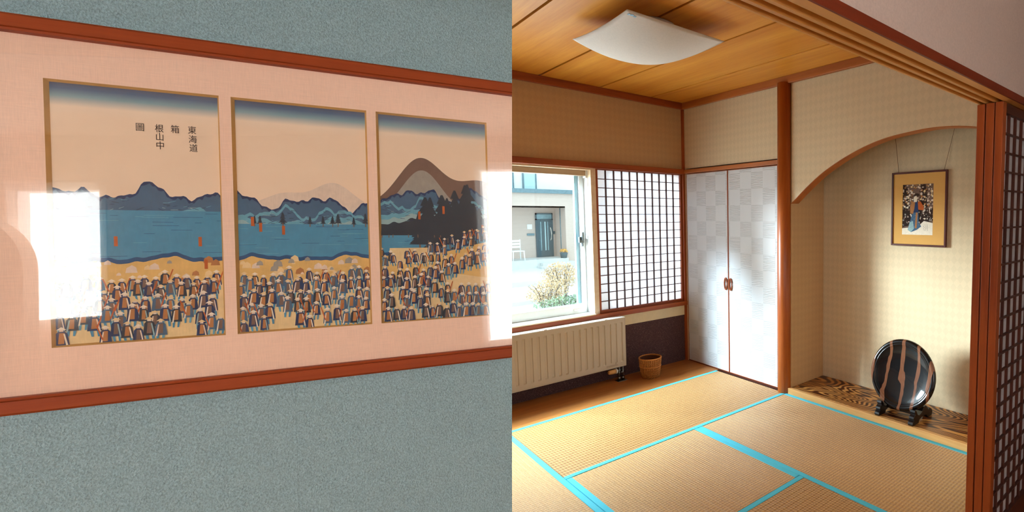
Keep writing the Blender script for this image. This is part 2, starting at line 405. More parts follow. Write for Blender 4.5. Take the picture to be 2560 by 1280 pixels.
MB().box(WX0, WX1 - 0.02, YW + 0.045, YW + 0.10, 1.752, 1.797).build('blind_box', plain('tan_blind_box', (176, 146, 118), 0.5, 0.3, 0.04), w1, 0.004)
MB().box(WX1 - 0.020, WX1 - 0.006, YW + 0.045, YW + 0.10, 1.735, 1.797).build('blind_bracket', m_white, w1, 0.003)
fr = MB()
fr.box(WX1 - 0.046, WX1 - 0.006, YW + 0.11, YW + 0.17, WZ0 + 0.014, WZ1 - 0.024)
fr.box(WX0, WX0 + 0.05, YW + 0.11, YW + 0.17, WZ0 + 0.014, WZ1 - 0.024)
fr.box(WX0 + 0.05, WX1 - 0.046, YW + 0.11, YW + 0.17, WZ1 - 0.06, WZ1 - 0.024)
fr.box(WX0 + 0.05, WX1 - 0.046, YW + 0.10, YW + 0.17, WZ0 + 0.014, WZ0 + 0.085)
fr.build('outer_frame', m_white_pvc, w1, 0.004)
sa = MB()
sa.box(WX1 - 0.078, WX1 - 0.05, YW + 0.135, YW + 0.165, WZ0 + 0.09, WZ1 - 0.062)
sa.box(0.90, 0.94, YW + 0.135, YW + 0.165, WZ0 + 0.09, WZ1 - 0.062)
sa.build('sash', plain('blue_grey_sash', (150, 186, 196), 0.4, 0.5, 0.03), w1, 0.003)
MB().box(WX0 + 0.05, WX1 - 0.052, YW + 0.148, YW + 0.154, WZ0 + 0.085, WZ1 - 0.06).build('pane', m_glass_win, w1)
lk = MB()
lk.box(WX1 - 0.070, WX1 - 0.030, YW + 0.085, YW + 0.112, 1.195, 1.245)
lk.box(WX1 - 0.052, WX1 - 0.036, YW + 0.070, YW + 0.09, 1.215, 1.285)
lk.box(WX1 - 0.046, WX1 - 0.036, YW + 0.085, YW + 0.105, 1.165, 1.20)
lk.build('catch', plain('dark_catch_metal', (66, 70, 72), 0.35, 0.5), w1, 0.004)
MB().box(WX1 - 0.135, WX1 - 0.055, YW + 0.094, YW + 0.101, WZ0 + 0.035, WZ0 + 0.055).build('drain_cover', m_white, w1, 0.002)

# ---- closet wall (plane x = XW) and closet
wr = MB()
wr.box(XW, XW + 0.08, 2.655, YW, 0.447 + H, CEIL)
wr.box(XW, XW + 0.08, 3.888, YW, 0, 0.447 + H)
wr = struct(wr.build('wall_right', m_wall_x), 'cream diamond-patterned wall above the closet doors', 'wall')
MB().box(XW + 0.04, XW + 0.08, 2.64, 3.89, -0.04, 0.447 + H).build('closet_back', m_dark_wood[2], wr)
t = MB().box(XW - 0.02, XW + 0.04, 2.65, YW - 0.03, 0.400 + H, 0.436 + H).build('trim_6', m_rail[1], None, 0.003)
struct(t, 'brown lintel rail over the closet doors', 'rail')
t = MB().box(XW + 0.004, XW + 0.04, 2.66, 2.692, 0, 0.398 + H).build('trim_7', m_dark_wood[2])
struct(t, 'narrow dark jamb between closet door and round post', 'jamb')
t = MB().box(XW - 0.004, XW + 0.04, 2.655, 3.888, -0.01, 0.006).build('trim_8', m_dark_wood[1])
struct(t, 'thin dark threshold under the closet doors', 'threshold')
def closet(name, y0, y1, hy, label):
    d = thing(name, (XW, (y0 + y1) / 2, 0.007), label, 'closet door'); d['kind'] = 'structure'
    MB().box(XW - 0.004, XW + 0.024, y0 + 0.004, y1 - 0.004, 0.011, 1.811).build('panel', m_door, d)
    e = MB()
    e.box(XW - 0.007, XW + 0.024, y0, y0 + 0.0045, 0.007, 1.815); e.box(XW - 0.007, XW + 0.024, y1 - 0.0045, y1, 0.007, 1.815)
    e.box(XW - 0.006, XW + 0.024, y0, y1, 0.007, 0.0115); e.box(XW - 0.006, XW + 0.024, y0, y1, 1.8105, 1.815)
    e.build('edge_trim', m_red_wood[2], d)
    pts = [(XW - 0.012, hy + 0.017 * math.cos(a) , 0.812 + 0.052 * math.sin(a)) for a in [2 * PI * k / 24 for k in range(25)]]
    h = MB().tube(pts, 0.0055, 8, 0, False); h.build('handle', m_red_wood[2], d)
    return d
closet('door_1', 3.292, 3.884, 3.322, 'pale checked closet door beside the corner of the window wall')
closet('door_2', 2.694, 3.288, 3.258, 'pale checked closet door beside the round post')

# ---- round post
ps = MB().lathe([(0.0, 0.0), (0.052, 0.0), (0.055, 0.004), (0.055, CEIL - 0.05), (0, CEIL - 0.05)], (XW - 0.012, 2.615, 0.0), 40)
struct(ps.build('alcove_post', m_post, None, 0, (XW - 0.012, 2.615, 0)), 'round polished wooden post between closet and alcove', 'post')

# ---- alcove (tokonoma)
XB, YA0, YA1 = 3.343, 0.80, 2.554
AZ = 0.045
arc = []
def arch_z(y):
    P = [(2.56, 0.085), (2.40, 0.208), (2.238, 0.314), (2.0, 0.424), (1.775, 0.492), (1.56, 0.520), (1.362, 0.527), (1.146, 0.500), (0.95, 0.43), (0.70, 0.29)]
    for (a, za), (b, zb) in zip(P, P[1:]):
        if b <= y <= a:
            i = P.index((a, za)); p0 = P[max(i - 1, 0)]; p3 = P[min(i + 2, len(P) - 1)]
            u = (a - y) / (a - b)
            m1 = (zb - p0[1]) / ((p0[0] - b) or 1) * (a - b) * -1 * -1; m2 = (p3[1] - za) / ((a - p3[0]) or 1) * (a - b)
            return (2*u**3 - 3*u**2 + 1) * za + (u**3 - 2*u**2 + u) * m1 + (-2*u**3 + 3*u**2) * zb + (u**3 - u**2) * m2 + H
    return P[0][1] + H
ys = [2.56 - k * (2.56 - 0.70) / 48 for k in range(49)]
zs = [arch_z(y) for y in ys]
aw = MB()
for i in range(48):
    y0, y1 = ys[i], ys[i + 1]; a, b = zs[i], zs[i + 1]
    aw.add([(XW, y0, a), (XW, y1, b), (XW, y1, CEIL), (XW, y0, CEIL), (XW + 0.085, y0, a), (XW + 0.085, y1, b), (XW + 0.085, y1, CEIL), (XW + 0.085, y0, CEIL)],
           [(0, 3, 2, 1), (4, 5, 6, 7)])
wa = struct(aw.build('wall_arch', m_wall_x), 'cream wall with a long arched lower edge in front of the alcove', 'wall')
so = MB()
for i in range(48):
    y0, y1 = ys[i], ys[i + 1]; a, b = zs[i], zs[i + 1]
    so.add([(XW - 0.001, y0, a), (XW - 0.001, y1, b), (XW + 0.086, y1, b), (XW + 0.086, y0, a), (XW - 0.001, y0, a + .004), (XW - 0.001, y1, b + .004), (XW + 0.086, y1, b + .004), (XW + 0.086, y0, a + .004)],
           [(0, 1, 2, 3), (0, 4, 5, 1), (3, 2, 6, 7)])
so.build('arch_edge', m_rail[1], wa)
wl = MB().box(XW, XB + 0.06, YA1, YA1 + 0.06, 0, CEIL).build('wall_alcove_side', m_wall_y_shaded)
struct(wl, 'narrow diamond-papered side wall of the alcove behind the post', 'wall')
wk = MB().box(XB, XB + 0.06, YA0 - 0.02, YA1, 0, CEIL).build('wall_alcove_back', m_wall_x)
struct(wk, 'pale diamond-papered alcove wall behind the hanging picture', 'wall')
wq = MB().box(XW, XB + 0.06, YA0 - 0.02, YA0, 0, CEIL).build('wall_alcove_end', m_wall_y_shaded)
struct(wq, 'end wall of the alcove behind the stacked sliding screens', 'wall')
fa = MB().box(2.925, XB, YA0, YA1, -0.04, AZ).build('floor_alcove', m_toko, None, 0.002)
struct(fa, 'raised alcove floor of boldly figured wood grain', 'floor')
MB().box(2.897, 2.925, YA0, 2.562, -0.03, AZ).build('front_lip', m_lip, fa, 0.002)

# ---- opening: grooved head track, transom wall, anteroom shell
pf = [(0.658, .457), (0.658, .43), (0.687, .43), (0.687, .4555), (0.710, .4555), (0.710, .43), (0.721, .43), (0.721, .4555), (0.743, .4555), (0.743, .43),
      (0.754, .43), (0.754, .4555), (0.774, .4555), (0.774, .43), (0.780, .43), (0.780, .457)]
hb = MB()
hb.prism([(0.6585, .457)] + pf[1:], lambda p, a: (a, p[0], p[1] + H), XL, 2.95)
hb.box(XL, 2.95, 0.652, 0.6585, 0.4303 + H, 0.458 + H, 1)
struct(hb.build('trim_9', [m_head_lit, m_head_shaded]), 'wooden head track with three sliding grooves above the opening', 'head track')
wf = MB().box(XL, XR, 0.665, 0.775, 0.457 + H, CEIL).build('wall_front', m_plaster)
wf.data.materials[0] = m_plaster
struct(wf, 'mauve-grey plaster wall above the head track', 'wall')
wp = MB().box(2.95, XR, 0.665, 0.775, 0, 0.457 + H).build('wall_end', m_plaster)
struct(wp, 'plaster wall at the end of the sliding track', 'wall')

# anteroom behind: two curtained windows the picture glass reflects, one more added for light
A0, A1, AZ0, AZ1 = -2.88, -2.46, 1.34, 2.17
B0, B1, BZ0, BZ1 = -0.44, 0.02, 0.95, 2.26
C0, C1, CZ0, CZ1 = -4.45, -3.05, 0.90, 2.32  # added wide window, there to light the blue partition
br = MB()
xsr = [XL, C0, C1, A0, A1, B0, B1, XR]
for i in range(7):
    a, b = xsr[i], xsr[i + 1]
    if i == 1: br.box(a, b, YB - 0.15, YB, -0.04, CZ0); br.box(a, b, YB - 0.15, YB, CZ1, CEIL)
    elif i == 3: br.box(a, b, YB - 0.15, YB, -0.04, AZ0); br.box(a, b, YB - 0.15, YB, AZ1, CEIL)
    elif i == 5: br.box(a, b, YB - 0.15, YB, -0.04, BZ0); br.box(a, b, YB - 0.15, YB, BZ1, CEIL)
    else: br.box(a, b, YB - 0.15, YB, -0.04, CEIL)
struct(br.build('wall_rear', m_ante_wall), 'pale pink papered wall with curtained windows, the widest added for light', 'wall')
struct(MB().box(XL - 0.12, XL, YB - 0.15, YW + 0.2, -0.04, CEIL + .1).build('wall_side', m_ante_wall), 'pale pink papered wall at the far side of the rooms', 'wall')
struct(MB().box(XR, XR + 0.12, YB - 0.15, YW + 0.2, -0.04, CEIL + .1).build('wall_outer', m_ante_wall), 'pale pink papered wall beyond the stacked screens', 'wall')
def curtained(name, x0, x1, z0, z1, label):
    w = thing(name, ((x0 + x1) / 2, YB, z0), label, 'window'); w['kind'] = 'structure'
    f = MB()
    for a, b, c, d in ((x0, x0 + .03, z0, z1), (x1 - .03, x1, z0, z1), (x0, x1, z0, z0 + .03), (x0, x1, z1 - .03, z1)):
        f.box(a, b, YB - 0.08, YB + 0.004, c, d)
    f.build('frame', m_white_pvc, w)
    MB().box(x0 + .03, x1 - .03, YB - 0.07, YB - 0.06, z0 + .03, z1 - .03).build('frosted_pane', m_daypane, w)
    MB().tube([(x0 - .05, YB + 0.05, z1 + 0.015), (x1 + .05, YB + 0.05, z1 + 0.015)], 0.008, 8).build('curtain_rail', m_white, w)
    c = MB(); N = int((x1 - x0) / 0.006); P = []
    for i in range(N + 1):
        x = x0 + (x1 - x0) * i / N; ph = (x - x0) / 0.085
        d = 0.5 + 0.5 * math.cos(2 * PI * ph); d = d ** 2
        P.append((x, d))
    for i in range(N):
        (xa, da), (xb, db) = P[i], P[i + 1]
        rows = [(z1 + 0.01, 0.006), (z1 - 0.05, 0.018), (z1 - 0.25, 0.024), (z0 - 0.03, 0.028)]
        for (za, aa), (zb, ab) in zip(rows, rows[1:]):
            c.add([(xa, YB + .05 - da * aa, za), (xb, YB + .05 - db * aa, za), (xb, YB + .05 - db * ab, zb), (xa, YB + .05 - da * ab, zb)], [(0, 1, 2, 3)], 0, True)
    c.build('sheer_curtain', m_sheer, w)
scp = [(-3.04, 0), (-2.67, 0), (-2.67, 1.66)] + [(-2.67 - .33 * (1 - math.cos(a)), 1.66 + .35 * math.sin(a)) for a in [k * PI / 20 for k in range(1, 11)]] + [(-3.04, 2.01)]  # added half wall, hides part of the glow to shape a dark reflection
struct(MB().prism(scp, lambda p, a: (p[0], a, p[1]), YB + 0.12, YB + 0.20).build('reflection_blocker', m_ante_wall), 'added pale pink half wall shaping a dark rounded reflection of the curtained window', 'wall')
curtained('window_2', A0, A1, AZ0, AZ1, 'narrow bright window behind a pleated sheer curtain')
curtained('window_3', B0, B1, BZ0, BZ1, 'slim tall bright window behind a pleated sheer curtain')
curtained('fill_window', C0, C1, CZ0, CZ1, 'added wide fill window behind a pleated sheer curtain, lighting the blue wall')

# ================================================================== BLUE PARTITION WITH THE BIG FRAMED TRIPTYCH
WU = (0.9663356868723196, -0.2570666184145626, -0.02231801904076788)
WV = (0.04073200553845855, 0.0665618469506423, 0.9969505625934189)
WN = (-0.2547971812847529, -0.9642979643566327, 0.0747919270175539)
WO = (-0.19094126560254687, 1.144373315141115, -0.17319713015549 + H)
WM = Matrix(((WU[0], WV[0], WN[0], WO[0]), (WU[1], WV[1], WN[1], WO[1]), (WU[2], WV[2], WN[2], WO[2]), (0, 0, 0, 1)))
def endu(v, off): return 0.5477972 + 0.0239417 * v - 0.0708715 * off      # the free end of the partition
def v_at_z(u, off, z): return (z - WO[2] - u * WU[2] - off * WN[2]) / WV[2]
SURF = -0.006
pw = MB(); U0 = -1.30
vb0, vt0 = v_at_z(U0, SURF, 0.004), v_at_z(U0, SURF, CEIL - 0.004)
vb1, vt1 = v_at_z(0.52, SURF, 0.004), v_at_z(0.57, SURF, CEIL - 0.004)
q = [(U0, vb0), (endu(vb1, SURF), vb1), (endu(vt1, SURF), vt1), (U0, vt0)]
TH = 0.09
pw.add([(u, v, SURF) for u, v in q] + [(u, v, SURF - TH) for u, v in q], [(0, 1, 2, 3), (7, 6, 5, 4), (0, 4, 5, 1), (1, 5, 6, 2), (2, 6, 7, 3), (3, 7, 4, 0)])
pwo = pw.build('wall_left', m_blue); pwo.matrix_world = WM
struct(pwo, 'blue-grey wall with pebbly embossed paper behind the big framed print', 'wall')

ft = bpy.data.objects.new('framed_triptych', None); COL.objects.link(ft); ft.matrix_world = WM; BASE['framed_triptych'] = Vector((0, 0, 0))
tag(ft, 'long red-brown framed three-panel landscape print with pink mat on the blue wall', 'framed print')
VOT, VIT, VIB, VOB = 0.4363, 0.4147, -0.0594, -0.0813
UL = -0.055
def rail(poly, name):
    MB().prism(poly, lambda p, a: (a, p[0], p[1]), UL, lambda p: endu(p[0], p[1])).build(name, m_frame_wood, ft)
rail([(VOT, SURF), (VOT, .017), (VOT - .003, .020), (VIT + .004, .020), (VIT + .003, .0165), (VIT, .0155), (VIT, SURF)][::-1], 'frame_rail')
rail([(VOB, SURF), (VOB, .017), (VOB + .003, .020), (VIB - .004, .020), (VIB - .003, .0165), (VIB, .0155), (VIB, SURF)], 'frame_rail')
MB().box(UL - 0.022, UL, VOB, VOT, SURF, .020).build('frame_stile', m_frame_wood, ft, 0.002)
MB().prism([(VIB - .002, .0085), (VIT + .002, .0085), (VIT + .002, .0105), (VIB - .002, .0105)], lambda p, a: (a, p[0], p[1]), UL, lambda p: endu(p[0], p[1])).build('glass', m_glass_pic, ft)
PH = 0.36
PU = [(0.0, 0.1635), (0.1762, 0.3374), (0.3498, 0.5137)]
mt = MB(); Zm, Zb = 0.0035, -0.0015
def mquad(u0, v0, u1, v1, cut=False):
    e0 = endu(v0, Zm) if cut else u1; e1 = endu(v1, Zm) if cut else u1
    mt.add([(u0, v0, Zm), (e0, v0, Zm), (e1, v1, Zm), (u0, v1, Zm)], [(0, 1, 2, 3)])
mquad(UL, PH, 0, VIT + .002, True); mquad(UL, VIB - .002, 0, 0, True)
mquad(UL, 0, 0, PH); mquad(PU[0][1], 0, PU[1][0], PH); mquad(PU[1][1], 0, PU[2][0], PH); mquad(PU[2][1], 0, 0, PH, True)
mt.add([(UL, VIB, SURF + .0005), (endu(VIB, SURF), VIB, SURF + .0005), (endu(VIT, SURF), VIT, SURF + .0005), (UL, VIT, SURF + .0005)], [(0, 1, 2, 3)])
mato = mt.build('mat_board', m_mat, ft)
bw = 0.0028
for (a, b) in PU:
    bv = MB()
    o4 = [(a, 0), (b, 0), (b, PH), (a, PH)]; i4 = [(a + bw, bw), (b - bw, bw), (b - bw, PH - bw), (a + bw, PH - bw)]
    for k in range(4):
        l = (k + 1) % 4
        bv.add([(*o4[k], Zm), (*o4[l], Zm), (*i4[l], Zb), (*i4[k], Zb)], [(0, 1, 2, 3)])
    bv.build('mat_bevel', m_bevel, ft)

# flat prints: a plain, generic lake-and-hills stand-in in the same colours
pc = {'navy': (38, 60, 98), 'slate': (70, 104, 132), 'teal': (104, 164, 184), 'lake': (74, 142, 174), 'deep': (40, 84, 126), 'ochre': (222, 182, 112), 'sand': (232, 204, 152),
      'pale': (228, 208, 188), 'brown': (122, 98, 86), 'fir': (46, 60, 72), 'grey': (160, 156, 146), 'orange': (184, 92, 42), 'tan': (176, 120, 74), 'cream': (240, 228, 206), 'ink': (52, 40, 38), 'mist': (150, 182, 184)}
PK = list(pc); PMATS = [print_mat('print_ink_' + k, pc[k]) for k in PK]
m_sky_print = sky_print('print_paper_sky', PH)
class Print(MB):
    def __init__(s, w, h): super().__init__(); s.w = w; s.h = h; s.z = Zb
    def poly(s, pts, c, up=True):
        if up: s.z += 0.0000022
        pts = [(min(max(x, 0), s.w), min(max(y, 0), s.h), s.z) for x, y in pts]
        s.add(pts, [list(range(len(pts)))], PK.index(c) + 1)
    def band(s, f, y0, c, n=60):
        # filled profile from y0 up to f(x)
        s.z += 0.0000022
        for i in range(n):
            a, b = s.w * i / n, s.w * (i + 1) / n
            fa, fb = f(a), f(b)
            if fa <= y0 and fb <= y0: continue
            s.add([(a, y0, s.z), (b, y0, s.z), (b, max(fb, y0), s.z), (a, max(fa, y0), s.z)], [(0, 1, 2, 3)], PK.index(c) + 1)
def ridge(seed, base, amp, freq):
    r = random.Random(seed); ph = [r.uniform(0, 6.28) for _ in range(5)]
    return lambda x: base + amp * sum(math.sin(x * freq * (1.7 ** k) + ph[k]) / (1.6 ** k) for k in range(5)) * 0.5
def traveller(p, x, y, s, r):
    d = r.choice((-1, 1)); w = r.uniform(.85, 1.15) * s
    for q in (-1, 1):                                       # legs
        p.poly([(x + q * .0012 * w, y + .010 * s), (x + q * .0038 * w, y + .010 * s), (x + q * .0030 * w + d * .001, y), (x + q * .0014 * w + d * .001, y)], r.choice(['teal', 'lake', 'lake']))
    p.poly([(x - .0052 * w, y + .007 * s), (x + .0052 * w, y + .007 * s), (x + .0040 * w, y + .021 * s), (x + .0015 * w, y + .0245 * s), (x - .0015 * w, y + .0245 * s), (x - .0040 * w, y + .021 * s)], r.choice(['navy', 'navy', 'fir', 'slate']))
    p.poly([(x - .0024 * w, y + .0095 * s), (x + .0016 * w, y + .0095 * s), (x + .0020 * w, y + .022 * s), (x - .0014 * w, y + .022 * s)], r.choice(['tan', 'brown', 'tan']))
    p.poly([(x + d * .0030 * w, y + .006 * s), (x + d * .0044 * w, y + .006 * s), (x + d * .0022 * w, y + .021 * s), (x + d * .0012 * w, y + .021 * s)], r.choice(['cream', 'mist', 'pale']))
    if r.random() < .3: p.poly([(x + d * .002, y + .012 * s), (x + d * .0032, y + .011 * s), (x + d * .0085, y + .029 * s), (x + d * .0073, y + .0295 * s)], 'orange')
    p.poly([(x - .0016 * s, y + .0235 * s), (x + .0016 * s, y + .0235 * s), (x + .0013 * s, y + .0262 * s), (x - .0013 * s, y + .0262 * s)], 'pale')
    p.poly([(x - .0038 * s, y + .0255 * s), (x + .0038 * s, y + .0255 * s), (x + .0004 * s, y + .0286 * s), (x - .0004 * s, y + .0286 * s)], r.choice(['cream', 'sand', 'cream']))
def fir(p, x, y, h, r):
    p.poly([(x - .0006, y), (x + .0006, y), (x + .0006, y + h * .5), (x - .0006, y + h * .5)], 'brown')
    for k in range(5):
        yy = y + h * (0.28 + 0.14 * k); ww = h * 0.22 * (1 - k * 0.17) * r.uniform(.8, 1.2)
        p.poly([(x - ww, yy), (x + ww, yy - h * .01), (x + ww * .2, yy + h * .16), (x - ww * .2, yy + h * .16)], 'fir')
for idx, (a, b) in enumerate(PU):
    w = b - a; p = Print(w, PH); r = random.Random(20 + idx)
    p.add([(0, 0, p.z), (w, 0, p.z), (w, PH, p.z), (0, PH, p.z)], [(0, 1, 2, 3)], 0)
    if idx == 1: p.band(lambda x: 0.196 + 0.040 * math.exp(-((x - .115) / .034) ** 2) + .020 * math.exp(-((x - .055) / .03) ** 2), 0.18, 'pale')
    if idx == 2: p.band(lambda x: 0.20 + 0.085 * math.exp(-((x - .060) / .045) ** 2) + 0.05 * math.exp(-((x - .15) / .05) ** 2), 0.16, 'brown')
    if idx == 2: p.band(lambda x: 0.19 + 0.075 * math.exp(-((x - .062) / .040) ** 2), 0.16, 'grey')
    hb_ = (0.212, 0.204, 0.222)[idx]
    f1 = ridge(3 + idx, hb_, .016, 70); f2 = ridge(11 + idx, hb_ - .017, .014, 95); f3 = ridge(31 + idx, hb_ - .030, .010, 60)
    p.band(f1, 0.15, 'navy'); p.band(lambda x: f1(x) - .004 - .002 * math.sin(x * 900), 0.15, 'slate'); p.band(f2, 0.15, 'teal' if idx else 'slate')
    p.band(lambda x: f2(x) - .005, 0.15, 'slate'); p.band(f3, 0.15, 'teal'); p.band(lambda x: f3(x) - .008, 0.15, 'lake' if idx == 0 else 'mist')
    if idx: p.band(lambda x: f3(x) - .016, 0.15, 'slate' if idx == 1 else 'fir')
    for k in range(70):                                     # hatching on the slopes
        x = r.uniform(.002, w - .008); y = f2(x) - r.uniform(.002, .022); l = r.uniform(.003, .008); m_ = r.uniform(-.6, .6)
        p.poly([(x, y), (x + l, y + l * m_), (x + l, y + l * m_ + .0005), (x, y + .0007)], r.choice(['navy', 'fir', 'mist', 'teal']))
    wl_ = (0.186, 0.168, 0.150)[idx]
    p.poly([(0, 0.09), (w, 0.09), (w, wl_), (0, wl_)], 'lake')
    for k in range(26):
        x = r.uniform(0, w); y = r.uniform(.12, wl_ - .004); l = r.uniform(.006, .03)
        p.poly([(x, y), (x + l, y), (x + l, y + .0006), (x, y + .0006)], r.choice(['deep', 'teal']))
    sh = ridge(51 + idx, (0.114, .112, .118)[idx], .006, 60)
    p.band(lambda x: sh(x) + .006, .09, 'deep'); p.band(sh, .0, 'ochre'); p.band(lambda x: .075 + .004 * math.sin(x * 55 + idx), 0, 'sand')
    for k in range(30):                                     # loose stones on the shore
        x = r.uniform(.005, w - .005); y = r.uniform(.082, .110); q = r.uniform(.002, .006)
        p.poly([(x - q, y), (x + q, y), (x + q * .8, y + q * 1.3), (x + q * .1, y + q * 1.9), (x - q * .8, y + q * 1.2)], r.choice(['grey', 'pale', 'sand', 'tan']))
    if idx == 2:
        for k in range(34):
            x = r.uniform(.055, w - .002); fir(p, x, .10 + .055 * (x / w) * r.uniform(.2, 1.1), r.uniform(.05, .10), r)
        p.band(lambda x: .108 + .03 * max(0, (x - .05) / .11), .08, 'ochre')
        p.band(lambda x: .128 if .012 < x < .075 else 0, .10, 'sand')
    if idx:
        for k in range(10): fir(p, r.uniform(.0, w), wl_ - .004, r.uniform(.012, .024), r)
    for k in range(3):                                      # small signs
        x = r.uniform(.01, w - .01); y = r.uniform(.12, .19) if idx else r.uniform(.10, .14)
        p.poly([(x, y), (x + .0035, y), (x + .0035, y + .014), (x, y + .014)], 'orange')
    rows = [(.066, 1.0), (.052, 1.05), (.034, 1.08), (.016, 1.12), (-.004, 1.15)]
    if idx == 2: rows = [(.104, .8), (.092, .85)] + rows
    for y, sc in rows:
        x = r.uniform(.002, .01)
        while x < w - .004:
            lift = .045 * max(0, (x - .06) / .10) if idx == 2 and y > .05 else 0
            if r.random() > .10: traveller(p, x, y + lift + r.uniform(-.006, .006), sc * r.uniform(.92, 1.08), r)
            x += r.uniform(.0090, .0122)
    p.v = [(x + a, y, z) for x, y, z in p.v]
    o = p.build('print_sheet', [m_sky_print] + PMATS, ft)

# title characters on the first sheet
def glyphs(parent, items, size, z, m, rot=None):
    for ch, u, v in items:
        cu = bpy.data.curves.new('title_character', 'FONT'); cu.body = ch; cu.size = size; cu.align_x = 'CENTER'; cu.align_y = 'CENTER'
        tmp = bpy.data.objects.new('tmp_text', cu); COL.objects.link(tmp)
        dg = bpy.context.evaluated_depsgraph_get(); me = bpy.data.meshes.new_from_object(tmp.evaluated_get(dg))
        bpy.data.objects.remove(tmp, do_unlink=True)
        me.materials.clear(); me.materials.append(m)
        o = bpy.data.objects.new('title_character', me); COL.objects.link(o); o.parent = parent; o.location = (u, v, z); o.scale = (0.72, 1, 1)
TX = [('東', .1335, .305), ('海', .1340, .2915), ('道', .1345, .2785), ('箱', .1165, .3045), ('根', .1010, .304), ('山', .1012, .292), ('中', .1014, .2795), ('圖', .0825, .304)]
glyphs(ft, TX, 0.0125, Zb + 0.0004, PMATS[PK.index('ink')])

# ================================================================== TATAMI
def tatami(x0, x1, y0, y1, axis, label, b0=True, b1=True):
    t = thing('tatami_mat', ((x0 + x1) / 2, (y0 + y1) / 2, -0.04), label, 'tatami mat', 'tatami mats on the floor')
    g = 0.0012; x0 += g; x1 -= g; y0 += g; y1 -= g
    (c0, c1, l0, l1) = (y0, y1, x0, x1) if axis == 0 else (x0, x1, y0, y1)      # across / along
    bwid = 0.030; a0 = c0 + (bwid if b0 else 0); a1 = c1 - (bwid if b1 else 0)
    fn = (lambda c, l, z: (l, c, z)) if axis == 0 else (lambda c, l, z: (c, l, z))
    n = round((a1 - a0) / 0.0147); m = MB(); K = 10; vs = []
    for i in range(n * K + 1):
        c = a0 + (a1 - a0) * i / (n * K); z = 0.0 - (0.0024 if i % K == 0 else 0.0006 * (1 - math.sin(PI * i / K)))
        vs += [fn(c, l0, z), fn(c, l1, z)]
    fs = [((2 * i, 2 * i + 2, 2 * i + 3, 2 * i + 1) if axis == 1 else (2 * i, 2 * i + 1, 2 * i + 3, 2 * i + 2)) for i in range(n * K)]
    m.add(vs, fs, 0, False); m.build('woven_surface', m_tatami[axis], t)
    (MB().box(x0 + .001, x1 - .001, y0 + .001, y1 - .001, -0.04, -0.004)).build('straw_core', m_tatami[axis], t)
    for ok, p, q in ((b0, c0, c0 + bwid), (b1, c1 - bwid, c1)):
        if not ok: continue
        b = MB(); pa = fn(p, l0, -0.03); pb = fn(q, l1, 0.0012)
        b.box(pa[0], pb[0], pa[1], pb[1], -0.03, 0.0012); b.build('cloth_border', m_border, t, 0.0012)
    return t
tatami(1.103, 2.895, 2.577, 3.443, 0, 'tatami mat lying along the wooden strip below the window')
tatami(2.005, 2.895, 0.802, 2.575, 1, 'tatami mat along the raised edge of the alcove')
tatami(1.103, 2.003, 1.688, 2.575, 1, 'square half tatami mat in the middle of the floor')
tatami(0.200, 2.003, 0.802, 1.686, 0, 'tatami mat along the sill of the sliding screens')
tatami(0.200, 1.101, 1.688, 3.443, 1, 'tatami mat between the blue wall and the half mat')

# ================================================================== SHOJI
def bars(t, x0, x1, z0, z1, nx, nz, y0, y1, yb0, yb1, wv, wh):
    mv = MB().box(-wv / 2, wv / 2, yb0, yb1, z0, z1); mh = MB().box(x0, x1, yb0, yb1, -wh / 2, wh / 2)
    b = BASE[t.name]
    ov = mv.build('lattice_bar', m_dark_wood[2]); oh = mh.build('lattice_bar', m_dark_wood[0])
    for o, n in ((ov, nx - 1), (oh, nz - 1)):
        for k in range(n):
            c = o if k == 0 else o.copy()
            if k: COL.objects.link(c)
            c.parent = t
            d = Vector((x0 + (x1 - x0) * (k + 1) / nx, 0, 0)) if o is ov else Vector((0, 0, z0 + (z1 - z0) * (k + 1) / nz))
            c.location = d - b
# paper screen beside the window
sw = thing('shoji_screen', (2.47, YW + 0.03, 0.588), 'bright paper screen with small dark lattice beside the window', 'shoji screen')
z0, z1, x0, x1 = 0.612, 1.806, 2.048, 2.893
for a, b in ((SX0 - 0.008, x0), (x1, SX1 + 0.006)):
    MB().box(a, b, YW + 0.005, YW + 0.04, 0.588, 1.815).build('stile', m_red_wood[2], sw, 0.002)
MB().box(x0, x1, YW + 0.005, YW + 0.04, 0.588, z0).build('bottom_rail', m_red_wood[0], sw, 0.002)
MB().box(x0, x1, YW + 0.005, YW + 0.04, z1, 1.815).build('top_rail', m_red_wood[0], sw, 0.002)
MB().box(x0, x1, YW + 0.028, YW + 0.030, z0, z1).build('paper', m_paper, sw)
bars(sw, x0, x1, z0, z1, 11, 16, 0, 0, YW + 0.012, YW + 0.028, 0.0085, 0.0058)
# three sliding screens stacked at the end of the track
def sliding(y0, y1, label, first=None):
    t = thing('sliding_shoji', (2.45, (y0 + y1) / 2, 0.0), label, 'shoji screen', 'sliding screens stacked in the track')
    for a, b in ((2.0, 2.036), (2.864, 2.90)):
        MB().box(a, b, y0, y1, 0.002, 1.847).build('stile', m_red_wood[2], t, 0.002)
    MB().box(2.036, 2.864, y0 + .003, y1 - .003, 0.002, 0.11).build('bottom_rail', m_dark_wood[0], t, 0.001)
    MB().box(2.036, 2.864, y0 + .003, y1 - .003, 1.810, 1.847).build('top_rail', m_dark_wood[0], t, 0.001)
    MB().box(2.036, 2.864, y0 + .0215, y0 + .0225, 0.11, 1.810).build('paper', m_paper, t)
    bars(t, 2.036, 2.864, 0.11, 1.810, 11, 23, 0, 0, y0 + .0105, y0 + .0213, 0.009, 0.007)
sliding(0.681, 0.7105, 'sliding paper screen with dark lattice, outermost of the stacked three')
sliding(0.7145, 0.7455, 'red-brown sliding screen sandwiched between two others in the track')
sliding(0.7505, 0.780, 'red-brown sliding screen of the stack beside the tatami room')

